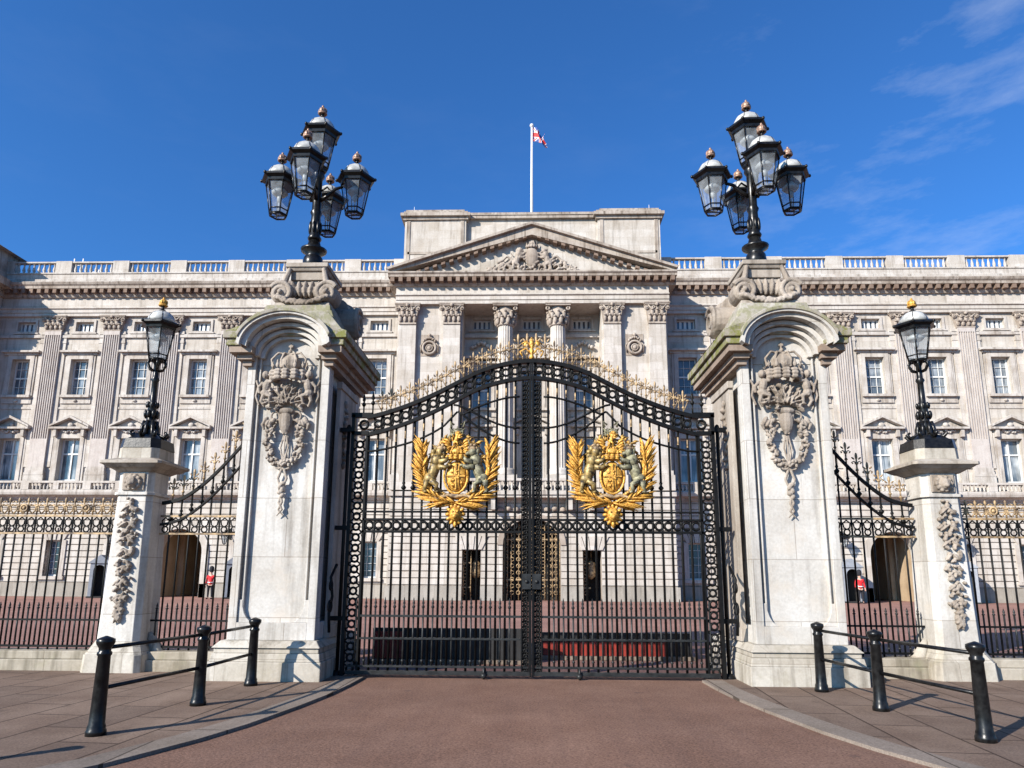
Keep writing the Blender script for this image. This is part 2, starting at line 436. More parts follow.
UP = (14.1, 16.8, .66); LO = (7.95, 10.95, .74); AT = (18.93, 19.66, .66); GR = (1.35, 3.78, .55)
for sg in (-1, 1):
    wmb = MB(); rmb = MB(); pmb = MB()
    ops = []; gops = []
    for i, x in enumerate(bays):
        X = sg * x
        ops += [(X - UP[2], X + UP[2], UP[0], UP[1]), (X - LO[2], X + LO[2], LO[0], LO[1]), (X - AT[2], X + AT[2], AT[0], AT[1])]
        if i == 3: gops.append((X - 1.65, X + 1.65, -1, 4.6))
        else: gops.append((X - GR[2], X + GR[2], GR[0], GR[1]))
    xa, xb = sorted((sg * CX, sg * WX))
    cells(wmb, xa, xb, 6.9, 20.1, 0, .8, ops)
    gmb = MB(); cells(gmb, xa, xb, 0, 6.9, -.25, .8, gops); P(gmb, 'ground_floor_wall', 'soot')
    rustic(rmb, xa, xb, .95, 6.85, -.25, gops, 14)
    cells(pmb, xa, xb, 0, .9, -.42, -.252, gops)
    P(wmb, 'wall', 'wall'); P(rmb, 'rusticated_facing', 'rustic'); [P(m_, 'plinth', 'plinth') for m_ in pmb.split_x([sg * bays[3]])]
# body behind: floors, roof, backs
bk = MB(); bk.box(-WX, WX, 11.5, 12, 0, 22.9)
P(bk, 'rear_wall', 'wall')
rf = MB(); rf.box(-WX, WX, .3, 12, 22.75, 22.95); P(rf, 'roof', 'roof')

# wing entablature, cornice (profile in y,z extruded on x)
for sg in (-1, 1):
    xa, xb = sorted((sg * (CX + .0), sg * WX))
    e = MB()
    e.prism_x([(.8, 20.06), (-.22, 20.06), (-.22, 20.3), (-.28, 20.3), (-.28, 20.56), (-.38, 20.6), (-.38, 20.68), (-.16, 20.72), (-.16, 21.48), (.8, 21.48)], xa, xb)
    P(e, 'frieze', 'clean')
    e = MB()
    e.prism_x([(.8, 21.48), (-.3, 21.48), (-.38, 21.68), (-.38, 22.02), (-.72, 22.02), (-.74, 22.2), (-.84, 22.3), (-.90, 22.44), (-.85, 22.5), (-.6, 22.62), (.8, 22.62)], xa, xb)
    P(e, 'cornice', 'soot')
    e = MB(); e.dentils_x(xa, xb, .585, .27, -.69, -.40, -.36, 21.70, 22.017)
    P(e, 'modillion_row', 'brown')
    e = MB()
    e.prism_x([(.6, 22.62), (-.35, 22.62), (-.35, 22.9), (-.25, 22.98), (-.25, 23.3), (-.32, 23.34), (-.32, 23.44), (.6, 23.44)], xa, xb)
    P(e, 'parapet', 'trim')
    e = MB()
    e.box(xa, xb, -.16, .0, 18.42, 18.62); e.box(xa, xb, -.10, 0, 18.62, 18.68)
    e.box(xa, xb, -.05, 0, 13.1, 13.25)
    P(e, 'string_course', 'trim')

# balustrade on top
def baluster(mb, x, y, z0, z1, r=.085, n=6):
    h_ = z1 - z0
    mb.lathe((x, y, z0), [(r * 1.1, 0), (r * 1.1, .08 * h_), (r * .6, .12 * h_), (r * 1.15, .32 * h_), (r * 1.0, .45 * h_), (r * .5, .75 * h_), (r * .6, .9 * h_), (r * 1.0, .93 * h_), (r * 1.0, h_)], n)
pedx = [B0 - BAY / 2 + .7] + [B0 + BAY * (k + .5) for k in range(0, 7)]
for sg in (-1, 1):
    for a, b_ in zip(pedx, pedx[1:]):
        m = (a + b_) / 2; half = (b_ - a) / 2
        bal = MB(); bal.box(-half, half, -.17, .17, 24.31, 24.42); bal.box(-half + .6, half - .6, -.14, .14, 23.44, 23.52)
        w = half - .62; k = int(round(2 * w / .40))
        for i in range(k): baluster(bal, -w + (i + .5) * 2 * w / k, 0, 23.52, 24.309, .105)
        o = P(bal, 'balustrade', 'clean'); o.location = (sg * m, .1, 0)
    for a in pedx:
        ped = MB(); ped.box(-.6, .6, -.2, .2, 23.442, 24.45); o = P(ped, 'balustrade_pedestal', 'clean'); o.location = (sg * a, .1, 0)

# ---- windows (window > window_frame, pane)
def win_group(kind):
    s = MB(); f = MB(); p = MB(); z0, z1, hw = kind[1]
    nm = kind[0]
    if nm == 'up':
        t = .3
        s.box(-hw - t, -hw, -.14, .02, z0, z1 + t); s.box(hw, hw + t, -.14, .02, z0, z1 + t); s.box(-hw, hw, -.14, .02, z1, z1 + t)
        s.box(-hw - t - .14, -hw - t - .002, -.09, .02, z0 - .6, z1 + t); s.box(hw + t + .002, hw + t + .14, -.09, .02, z0 - .6, z1 + t)
        s.box(-hw - t - .3, hw + t + .3, -.2, .02, z1 + t + .002, z1 + t + .16); s.box(-hw - t - .45, hw + t + .45, -.42, .02, z1 + t + .16, z1 + t + .3)
        s.box(-hw - t - .1, hw + t + .1, -.3, .02, z0 - .18, z0 - .002); s.box(-hw - t, hw + t, -.1, .02, z0 - .6, z0 - .18)
        s.ell((0, -.13, z0 - .42), (.16, .1, .1))
        yf = .32; bars = [(-.22, 0), (.22, 0)]; rows = [.25, .5, .75]
    elif nm == 'lo':
        t = .28
        s.box(-hw - t, -hw, -.14, .02, z0 - .5, z1 + t); s.box(hw, hw + t, -.14, .02, z0 - .5, z1 + t); s.box(-hw, hw, -.14, .02, z1, z1 + t)
        s.box(-hw - t - .16, -hw - t - .002, -.09, .02, z0 - .5, z1 + .4); s.box(hw + t + .002, hw + t + .16, -.09, .02, z0 - .5, z1 + .4)
        zc = z1 + t + .35; w = hw + t + .42
        s.box(-hw - t - .1, hw + t + .1, -.12, .02, z1 + t + .002, zc - .002)
        s.box(-w, w, -.5, .02, zc, zc + .14)
        for q in (-1, 1):      # console brackets
            s.box(q * (hw + t - .02) - .11, q * (hw + t - .02) + .11, -.4, -.12, z1 + .1, zc - .003)
        # raking cornices, butted at apex
        for q in (-1, 1):
            s.prism_y([(q * w, zc + .142), (q * w, zc + .26), (0, zc + .98), (0, zc + .8)][::q], -.48, .02)
        s.prism_y([(-w + .2, zc + .142), (w - .2, zc + .142), (0, zc + .82)], -.12, .01)
        for i in range(9):
            s.ell(((i - 4) * .13, -.2, zc - .14 + .07 * math.cos(i * 1.7)), (.1, .1, .11), i)
        s.ell((0, -.24, zc + .32), (.22, .1, .16))
        yf = .34; bars = [(0, 0)]; rows = [.36]
    elif nm == 'at':
        t = .16
        s.box(-hw - t, -hw, -.08, .02, z0 - .1, z1 + t); s.box(hw, hw + t, -.08, .02, z0 - .1, z1 + t); s.box(-hw, hw, -.08, .02, z1, z1 + t); s.box(-hw, hw, -.08, .02, z0 - .1, z0)
        s.box(-hw - t - .12, hw + t + .12, -.14, .02, z0 - .2, z0 - .102)
        yf = .28; bars = [(-.33, 0), (0, 0), (.33, 0)]; rows = []
    else:
        t = .3
        s.box(-hw - t, -hw, -.40, -.23, z0, z1); s.box(hw, hw + t, -.40, -.23, z0, z1)
        s.box(-hw - t - .1, hw + t + .1, -.48, -.23, z0 - .22, z0 - .002)
        for i in range(5):     # keystone fan
            a = (i - 2) * .2; w0, w1 = .115, .2; zt = z1 + .85
            c0, c1 = (i - 2) * .27, (i - 2) * .46
            s.prism_y([(c0 - w0, z1 + .002), (c0 + w0, z1 + .002), (c1 + w1, zt), (c1 - w1, zt)], -.40 - (.06 if i == 2 else 0), -.23)
        yf = .12; bars = [(-.18, 0), (.18, 0)]; rows = [.2, .4, .6, .8]
    fy0 = yf
    f.box(-hw, -hw + .09, fy0 - .04, fy0 + .05, z0, z1); f.box(hw - .09, hw, fy0 - .04, fy0 + .05, z0, z1)
    f.box(-hw + .09, hw - .09, fy0 - .04, fy0 + .05, z0, z0 + .1); f.box(-hw + .09, hw - .09, fy0 - .04, fy0 + .05, z1 - .09, z1)
    for bx, _ in bars:
        bw = .05 if nm == 'lo' else (.09 if nm == 'at' else .013)
        f.box(bx - bw, bx + bw, fy0 - .035, fy0 + .03, z0 + .1, z1 - .09)
    for r in rows:
        zz = z0 + (z1 - z0) * (1 - r); bw = .055 if (nm == 'lo' or r == .5) else .012
        f.box(-hw + .09, hw - .09, fy0 - .039, fy0 + .033, zz - bw, zz + bw)
    p.add([(-hw, fy0 + .04, z0), (hw, fy0 + .04, z0), (hw, fy0 + .04, z1), (-hw, fy0 + .04, z1)], [(0, 1, 2, 3)])
    s.box(-hw - .02, hw + .02, fy0 + .3, fy0 + .34, z0, z1)
    w = P(s, 'window', 'trim'); fr = f.build('window_frame', M['winwhite'], w)
    p.build('pane', M[{'up': 'pane', 'lo': 'panelow', 'at': 'panedark', 'gr': 'panedark'}[nm]], w)
    return w
protos = {k: win_group((k, v)) for k, v in (('up', UP), ('lo', LO), ('at', AT), ('gr', GR))}
used = set()
def place_win(k, X, y=0, z=0):
    if k not in used: used.add(k); o = protos[k]
    else: o = copy_tree(protos[k], palace)
    o.location = (X, y, z); return o
for sg in (-1, 1):
    for i, x in enumerate(bays):
        for k in ('up', 'lo', 'at'): place_win(k, sg * x)
        if i != 3: place_win('gr', sg * x)
# small reveals jambs in shadow for ground windows come from wall thickness

# ---- archways
for sg in (-1, 1):
    X = sg * bays[3]; a = MB()
    # spandrel pieces turning the square head into an arch
    for q in (-1, 1):
        arc = [(X + q * 1.65 * cos(t), 3.0 + 1.6 * sin(t)) for t in [PI / 2 * k / 8 for k in range(9)]]
        poly = arc + [(X, 4.62), (X + q * 1.66, 4.62)]
        for i in range(8):
            a.prism_y([arc[i], arc[i + 1], (arc[i + 1][0], 4.62), (arc[i][0], 4.62)], -.28, .8)
    P(a, 'arch_spandrel', 'rustic')
    a = MB()
    arcs = [(t, X + 1.78 * cos(t), 3.0 + 1.73 * sin(t)) for t in [PI * k / 16 for k in range(17)]]
    top = [(X + 2.1 * cos(t), 3.0 + 2.05 * sin(t)) for t in [PI * k / 16 for k in range(17)]]
    bot = [(X + 1.64 * cos(t), 3.0 + 1.59 * sin(t)) for t in [PI * k / 16 for k in range(17)]]
    a.strip_y(top, bot, -.42, -.24); a.box(X - 2.1, X - 1.64, -.42, -.24, 0, 3.0); a.box(X + 1.64, X + 2.1, -.42, -.24, 0, 3.0)
    P(a, 'arch_surround', 'clean')
    a = MB()
    a.box(X - 1.9, X - 1.652, .8, 11.4, 0, 5); a.box(X + 1.652, X + 1.9, .8, 11.4, 0, 5); a.box(X - 1.9, X + 1.9, .8, 11.4, 5, 5.2)
    for yy in (3.2, 6.4):
        a.box(X - 1.65, X - 1.35, yy, yy + .5, 0, 4.99); a.box(X + 1.35, X + 1.65, yy, yy + .5, 0, 4.99)
    P(a, 'archway_passage', 'tan')
    a = MB(); a.box(X - 1.65, X + 1.65, 9.8, 9.9, 0, 4.99); P(a, 'archway_door', 'dark')

# ---- pilasters
def capital_mb(w, h_, d, full=False):
    """corinthian style capital, local z 0..h; centred x; front toward -y"""
    c = MB()
    if full:
        c.lathe((0, 0, 0), [(w * .5, 0), (w * .56, .06 * h_), (w * .5, .1 * h_), (w * .5, .5 * h_), (w * .66, .85 * h_), (w * .6, .86 * h_)], 12)
        ang = [2 * PI * i / 10 for i in range(10)]
        for row, (zz, rr, n) in enumerate(((.25, .57, 10), (.5, .6, 10))):
            for i in range(n):
                a = 2 * PI * (i + .5 * row) / n
                c.ell((w * rr * cos(a), w * rr * sin(a), zz * h_), (w * .13, w * .1, h_ * .2)); c.ell((w * (rr + .08) * cos(a), w * (rr + .08) * sin(a), (zz + .14) * h_), (w * .09, w * .09, h_ * .06))
        for sx in (-1, 1):
            for sy in (-1, 1): c.ring((sx * w * .62, sy * w * .62, .76 * h_), w * .1, w * .06, 'y', 8, 4)
    else:
        c.frus((0, 0), 0, (w * .5, d), .85 * h_, (w * .66, d + .1))
        c.box(-w * .54, w * .54, -d - .06, d, 0, .08 * h_)
        for row, (zz, off, n) in enumerate(((.26, 0, 4), (.5, .5, 3))):
            for i in range(n):
                x = (-(n - 1) / 2 + i) * w * .3
                c.ell((x, -d - .08 - row * .05, zz * h_), (w * .12, .1, h_ * .17)); c.ell((x, -d - .17 - row * .05, (zz + .15) * h_), (w * .1, .08, h_ * .055))
        for sx in (-1, 1):
            c.ring((sx * w * .64, -d - .12, .74 * h_), w * .1, w * .06, 'y', 8, 4); c.ell((sx * w * .64, -d - .14, .74 * h_), (w * .06, .1, w * .06))
            c.ring((sx * w * .2, -d - .14, .76 * h_), w * .07, w * .04, 'y', 8, 4)
            c.tube([(sx * w * .1, -d - .1, .5 * h_), (sx * w * .35, -d - .14, .7 * h_), (sx * w * .55, -d - .16, .86 * h_)], w * .05, 5)
        c.ell((0, -d - .2, .9 * h_), (w * .12, .1, h_ * .1))
    c.box(-w * .76, w * .76, -d - .2 if not full else -w * .76, d if not full else w * .76, .87 * h_, .94 * h_)
    c.box(-w * .8, w * .8, -d - .25 if not full else -w * .8, d if not full else w * .8, .94 * h_, h_)
    return c
pw = 1.2
pm = MB()
pm.box(-pw / 2, pw / 2, -.17, .02, 8.62, 18.9)
nfl = 7; rw = .062
for i in range(nfl + 1):
    x = -pw / 2 + i * (pw - rw) / nfl; pm.box(x, x + rw, -.25, -.171, 10.9, 18.6)
pm.box(-pw / 2, pw / 2, -.25, -.172, 8.9, 10.9); pm.box(-pw / 2, pw / 2, -.25, -.172, 18.6, 18.9)
pil0 = P(pm, 'pilaster', 'flute')
bs = MB(); bs.box(-.95, .95, -.1, .02, 8.9, 18.9); bs.box(-.98, .98, -.13, .02, 18.0, 18.2)
bs.build('pilaster_backing', M['clean'], pil0)
bs = MB(); bs.box(-.7, .7, -.36, .02, 8.3, 8.48); bs.box(-.66, .66, -.32, .02, 8.48, 8.62); bs.box(-.64, .64, -.29, -.17, 8.62, 8.898); bs.box(-.72, .72, -.34, .02, 7.3, 8.3)
bs.build('pilaster_base', M['trim'], pil0)
cp = capital_mb(pw, 1.15, .2); oc = cp.build('capital', M['carve'], pil0); oc.location = (0, 0, 18.9)
first = True
for sg in (-1, 1):
    for x in [B0 + BAY * (k + .5) for k in range(0, 7)]:
        if x > 39: continue
        o = pil0 if first else copy_tree(pil0, palace); first = False
        o.location = (sg * x, 0, 0)

# ---- first floor balcony with balusters (wing)
for sg in (-1, 1):
    xa, xb = sorted((sg * (CX), sg * WX))
    e = MB(); e.prism_x([(-.25, 6.6), (-.5, 6.6), (-.55, 6.72), (-1.0, 6.85), (-1.05, 7.0), (-1.05, 7.12), (-.95, 7.2), (0, 7.2), (0, 6.87), (-.25, 6.87)], xa, xb)
    P(e, 'balcony_ledge', 'trim')
    for x in bays:
        bal = MB(); half = BAY / 2
        bal.box(-half, half, -.14, .14, 7.66, 7.8)
        for gx in (-1, 1):
            bal.box(gx * half - (.28 if gx > 0 else 0), gx * half + (.28 if gx < 0 else 0), -.14, .14, 7.2, 7.66)
            for k in range(6): baluster(bal, gx * (.36 + k * .26), 0, 7.22, 7.658, .07, 6)
        bal.box(-.2, .2, -.13, .13, 7.2, 7.66)
        o = P(bal, 'balcony_balustrade', 'clean'); o.location = (sg * x, -.85, 0)

# ---- centre block
c = MB()
GC = [(-4.45, -3.25, 0, 3.2), (3.25, 4.45, 0, 3.2), (-1.85, 1.85, 0, 5.2)]
cells(c, -CX, CX, 0, 6.9, CY - .2, CY + .6, GC)
c.box(-CX, -CX + .6, CY + .6, .0, 0, 21.4); c.box(CX - .6, CX, CY + .6, .0, 0, 21.4)
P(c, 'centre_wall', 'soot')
c = MB(); rustic(c, -CX - .0, CX + .0, .95, 6.6, CY - .2, GC, 13)
for sg in (-1, 1):
    for i in range(13):
        h_ = (6.6 - .95) / 13; za, zb = .95 + i * h_ + .035, .95 + (i + 1) * h_ - .035
        x = sg * CX; c.box(min(x - .0, x + sg * .07), max(x, x + sg * .07), CY - .2, -.33, za, zb)
P(c, 'rusticated_facing', 'rustic')
c = MB(); cells(c, -CX - .12, CX + .12, 0, .9, CY - .4, CY - .202, GC); [P(m_, 'centre_plinth', 'plinth') for m_ in c.split_x([-3.8, 0, 3.8])]
c = MB()
for sg in (-1, 1):
    xa, xb = sorted((sg * 4.75, sg * (CX - .6)))
    c.box(xa, xb, CY, CY + .8, 6.9, 19.83); xa, xb = sorted((sg * (CX - .6), sg * CX)); c.box(xa, xb, CY, CY + .598, 6.902, 19.83)
    xa, xb = sorted((sg * 4.75, sg * 5.1)); c.box(xa, xb, CY + .8, .2, 6.9, 19.83)
ro = []
for x in (-3.55, 0, 3.55):
    ro += [(x - .62, x + .62, 18.75, 19.45), (x - .8, x + .8, 7.6, 11.2), (x - .75, x + .75, 12.9, 15.8)]
c2 = MB(); cells(c2, -4.75, 4.75, 6.9, 19.83, .2, .6, ro); o_ = P(c2, 'recess_wall', 'clean'); o_.location = (0, -.9, 0)
c.box(-4.75, 4.75, CY + .6, -.71, 6.7, 6.898)
P(c, 'centre_upper_wall', 'clean')
for x in (-3.55, 0, 3.55):
    o = place_win('at', x, -.7, -.2)
    o = place_win('up', x, -.7, -1.15); o = place_win('lo', x, -.7, 0)
# recess string courses, hoods
c = MB()
for x0, x1 in ((-4.75, 4.75),):
    c.box(x0, x1, -.05, .2, 18.05, 18.28); c.box(x0, x1, .02, .2, 12.05, 12.25)
for x in (-3.55, 0, 3.55):
    c.box(x - 1.35, x + 1.35, -.45, .2, 16.42, 16.6)
    for i in range(7): c.ell((x + (i - 3) * .22, -.02, 17.5 + .18 * cos(i - 3)), (.16, .16, .14), i)
c.prism_y([(-1.4, 16.602)] + [(1.4 * cos(t), 16.602 + .75 * sin(t)) for t in [PI - PI * k / 10 for k in range(1, 10)]] + [(1.4, 16.602)], -.4, .19)
o_ = P(c, 'recess_ornament', 'trim'); o_.location = (0, -.9, 0)
# giant order
for i, x in enumerate((-8.47, -5.45, 5.45, 8.47)):
    q = MB(); q.box(-.58, .58, CY - .32, CY - .002, 8.3, 18.34); q.box(-.7, .7, CY - .4, CY - .002, 8.0, 8.298); q.box(-.78, .78, CY - .48, CY - .002, 7.0, 7.998)
    o = P(q, 'giant_pilaster', 'clean'); o.location = (x, 0, 0)
    cc = capital_mb(1.1, 1.48, .2).build('capital', M['carve'], o); cc.location = (0, CY - .14, 18.34)
for x in (-1.8, 1.8):
    q = MB()
    n = 40; prof = []
    vs = []; zz = [8.5, 12, 15, 18.34]; rr = [.60, .58, .55, .51]
    for z_, r in zip(zz, rr):
        for k in range(n):
            a = 2 * PI * k / n; r2 = r * (1 - (.075 if k % 2 else 0)); vs.append((r2 * cos(a), CY + .35 + r2 * sin(a), z_))
    q.add(vs, [(j * n + k, j * n + (k + 1) % n, (j + 1) * n + (k + 1) % n, (j + 1) * n + k) for j in range(3) for k in range(n)] + [tuple(range(3 * n, 4 * n))])
    q.lathe((0, CY + .35, 8.0), [(.8, 0), (.8, .12), (.7, .2), (.75, .32), (.62, .5)], 20); q.box(-.85, .85, CY - .5, CY + 1.2, 6.9, 8.0)
    o = P(q, 'column', 'clean'); o.location = (x, 0, 0)
    cc = capital_mb(1.12, 1.48, .2, True).build('capital', M['carve'], o); cc.location = (0, CY + .35, 18.34)
# medallions
for x in (-6.96, 6.96):
    q = MB(); q.box(-.75, .75, CY - .03, CY - .002, 16.0, 17.9)
    q.ring((0, CY - .12, 16.7), .55, .12, 'y', 20, 6); q.ring((0, CY - .12, 16.7), .27, .07, 'y', 16, 6); q.ell((0, CY - .12, 16.7), (.22, .1, .22))
    for k in range(7): q.ell(((k - 3) * .16, CY - .14, 17.45 - .03 * abs(k - 3) ** 2 + .12), (.11, .12, .15), k)
    q.ell((0, CY - .16, 17.8), (.16, .1, .16))
    for g_ in (-1, 1): q.tube([(g_ * .55, CY - .1, 17.1), (g_ * .75, CY - .1, 16.9), (g_ * .7, CY - .1, 16.3)], .06, 5)
    o = P(q, 'medallion', 'carve'); o.location = (x, 0, 16.9 * .2); o.scale = (.8, 1, .8)
# entablature
EX = CX + .12
c = MB()
def entab(poly, mat, name, xh):
    e = MB(); e.prism_x(poly, -xh, xh); return P(e, name, mat)
F = CY - .32
entab([(0.0, 19.83), (F, 19.83), (F, 20.1), (F - .06, 20.1), (F - .06, 20.35), (F - .16, 20.42), (F - .16, 20.5), (F + .02, 20.55), (F + .02, 21.08), (0.0, 21.08)], 'clean', 'centre_frieze', EX + .02)
entab([(0.2, 21.08), (F - .12, 21.08), (F - .2, 21.22), (F - .2, 21.56), (F - .62, 21.56), (F - .64, 21.7), (F - .74, 21.8), (F - .74, 21.9), (0.2, 21.9)], 'soot', 'centre_cornice', EX + .5)
e = MB(); e.dentils_x(-EX - .45, EX + .45, .56, .27, F - .6, F - .22, F - .18, 21.24, 21.557)
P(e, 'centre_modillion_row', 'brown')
# pediment
W_ = EX + .5; AP = 25.25
c = MB(); c.prism_y([(-W_ + .6, 21.902), (W_ - .6, 21.902), (0, AP - .5)], F + .05, -.3)
ped_t = P(c, 'pediment', 'wall')
c = MB(); th = .62
sl = (AP - 21.9) / W_
for sg in (-1, 1):
    pr = [(sg * W_, 21.902), (sg * W_, 22.06), (0, AP + .08), (0, AP - th + .02)]
    c.prism_y(pr[::sg], F - .5, -.25)
    pr2 = [(sg * (W_ + .0), 22.062), (sg * (W_ + .12), 22.2), (0, AP + .26), (0, AP + .082)]
    c.prism_y(pr2[::sg], F - .74, -.22)
c.build('raking_cornice', M['soot'], ped_t)
c = MB()
for sg in (-1, 1):
    x = .35
    while x < W_ - 1.4:
        za = AP - th - (x) * sl; zb = AP - th - (x + .27) * sl
        c.prism_y([(sg * x, za - .05), (sg * (x + .27), zb - .05), (sg * (x + .27), zb + .12), (sg * x, za + .12)][::sg], F - .48, F + .06)
        x += .56
    # shadowing fascia
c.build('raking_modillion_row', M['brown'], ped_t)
# tympanum relief
def creature(mb, cx, cy, cz, s, d=1, horse=False, fat=1.25):
    """rampant beast facing direction d (+1 faces +x); s = height"""
    def e(x, y, z, a, b_, c_, ang=0): mb.ell((cx + d * x * s, cy + y * s, cz + z * s), (a * s * fat, b_ * s * fat, c_ * s * (1 + (fat - 1) * .5)), d * ang)
    e(0, 0, .45, .12, .12, .26, -.25); e(.06, -.02, .66, .13, .12, .16, -.3); e(-.08, 0, .26, .14, .12, .14, 0)
    e(.13, -.05, .84, .09, .09, .1, 0); e(.22, -.05, .81, .07, .06, .045, -.25)
    if horse:
        mb.tube([(cx + d * .17 * s, cy - .05 * s, cz + .9 * s), (cx + d * .24 * s, cy - .06 * s, cz + 1.12 * s)], [.022 * s, .006 * s], 5)
        e(.04, -.03, .83, .05, .06, .13, .3)
    else:
        for k in range(9):
            a = k * .7; e(.1 + .12 * cos(a), -.04, .8 + .13 * sin(a), .055, .06, .06)
    for (a, b_, c_) in (((.12, .62), (.27, .66), (.34, .74)), ((.1, .52), (.26, .5), (.33, .55)), ((-.06, .22), (.08, .14), (.06, -.02)), ((-.14, .22), (-.16, .1), (-.2, -.02))):
        mb.tube([(cx + d * p_[0] * s, cy - .06 * s, cz + p_[1] * s) for p_ in (a, b_, c_)], [.075 * s * fat, .05 * s * fat, .038 * s * fat], 6)
        e(c_[0] + .03, -.06, c_[1], .05, .04, .03)
    mb.tube([(cx + d * x_ * s, cy, cz + z_ * s) for x_, z_ in ((-.18, .22), (-.3, .3), (-.3, .5), (-.22, .62), (-.3, .74))], [.03 * s, .025 * s, .022 * s, .03 * s, .04 * s], 5)
def shield(mb, cx, cy, cz, w, h_):
    mb.ell((cx, cy, cz), (w, w * .45, h_), 0, 14, 8); mb.ring((cx, cy - w * .1, cz), w * .9, w * .1, 'y', 18, 5)
def crown(mb, cx, cy, cz, w, h_, dep=None):
    d_ = dep or w * .55
    n = 12
    for zz, rr in ((0, .98), (.1, 1.04), (.2, 1.0)):
        for k in range(n):
            a = 2 * PI * k / n
            mb.ell((cx + w * rr * cos(a), cy + d_ * rr * sin(a), cz + zz * h_), (w * .3, d_ * .34, h_ * .08), 0, 6, 4)
    for k in range(7):
        a = PI + PI * k / 6
        x_, y_ = cx + w * 1.08 * cos(a), cy + d_ * 1.08 * sin(a)
        if k % 2 == 1:
            mb.ell((x_, y_, cz + .42 * h_), (w * .06, d_ * .08, h_ * .12), 0, 6, 4); mb.ell((x_, y_, cz + .4 * h_), (w * .13, d_ * .08, h_ * .045), 0, 6, 4)
        else:
            mb.ell((x_, y_, cz + .38 * h_), (w * .13, d_ * .12, h_ * .09), 0, 6, 4); mb.ell((x_, y_, cz + .48 * h_), (w * .07, d_ * .1, h_ * .08), 0, 6, 4)
    for q in (-1, -.45, .45, 1):   # arches
        mb.tube([(cx + q * w * .98, cy - d_ * .3, cz + .35 * h_), (cx + q * w * 1.08, cy - d_ * .35, cz + .6 * h_), (cx + q * w * .7, cy - d_ * .3, cz + .82 * h_), (cx + q * w * .1, cy - d_ * .1, cz + .78 * h_)], w * .085, 5)
    mb.ell((cx, cy, cz + .5 * h_), (w * .7, d_ * .6, h_ * .28), 0, 8, 5)
    mb.ell((cx, cy - d_ * .1, cz + .88 * h_), (w * .14, w * .14, w * .14), 0, 8, 5)
    mb.box(cx - w * .05, cx + w * .05, cy - w * .06, cy + w * .03, cz + .93 * h_, cz + 1.16 * h_); mb.box(cx - w * .15, cx + w * .15, cy - w * .062, cy + w * .032, cz + 1.02 * h_, cz + 1.09 * h_)
q = MB(); yb = F - .05
shield(q, 0, yb - .1, 23.15, .5, .72); crown(q, 0, yb - .1, 23.85, .34, .6, .2)
creature(q, -1.0, yb - .1, 22.3, 1.55, 1); creature(q, 1.05, yb - .1, 22.3, 1.5, -1, True)
rnd = random.Random(3)
for k in range(110):
    u = rnd.uniform(-1, 1); x = u * 3.0; top_ = 22.15 + 1.1 * (1 - abs(u)) ** .6
    z = rnd.uniform(22.05, top_); q.ell((x, yb - .08, z), (rnd.uniform(.08, .24), .2, rnd.uniform(.06, .13)), rnd.uniform(-1.4, 1.4), 6, 5)
for sg in (-1, 1):
    q.tube([(sg * a_, yb - .12, b_) for a_, b_ in ((.7, 22.2), (1.5, 22.1), (2.2, 22.35), (2.7, 22.15), (3.1, 22.4))], .09, 6)
    q.tube([(sg * a_, yb - .12, b_) for a_, b_ in ((1.3, 22.9), (1.7, 23.2), (2.0, 22.9), (2.4, 22.7))], .1, 6)
q.build('tympanum_relief', M['carve'], ped_t, remesh=.035)
# attic block behind pediment
c = MB()
AY = CY + 1.2
c.box(-9.05, 9.05, AY + .35, 4, 22.3, 27.05); c.box(-9.2, -4.75, AY, 4.1, 22.3, 26.85); c.box(4.75, 9.2, AY, 4.1, 22.3, 26.85)
P(c, 'attic_wall', 'wall')
c = MB()
for sg in (-1, 1):
    a, b_ = sorted((sg * 4.6, sg * 9.35)); c.box(a, b_, AY - .15, 4.2, 26.85, 27.07); a, b_ = sorted((sg * 4.45, sg * 9.5)); c.box(a, b_, AY - .35, 4.3, 27.07, 27.3)
    a, b_ = sorted((sg * 4.65, sg * 9.3)); c.box(a, b_, AY - .05, 4.2, 27.3, 27.55); a, b_ = sorted((sg * 4.9, sg * 9.2)); c.box(a, b_, AY + .15, 4.0, 27.55, 27.77)
    for (xa, xb) in ((4.9, 5.15), (8.8, 9.05)):
        a, b_ = sorted((sg * xa, sg * xb)); c.box(a, b_, AY - .05, AY - .001, 23, 26.84)
    a, b_ = sorted((sg * 5.15, sg * 8.95)); c.box(a, b_, AY - .05, AY - .001, 24.2, 24.38)
c.box(-4.44, 4.44, AY + .1, 4, 27.05, 27.27); c.box(-4.64, 4.64, AY + .2, 4, 27.302, 27.55); c.box(-4.44, 4.44, AY + .04, 4, 27.272, 27.3)
P(c, 'attic_cornice', 'soot')
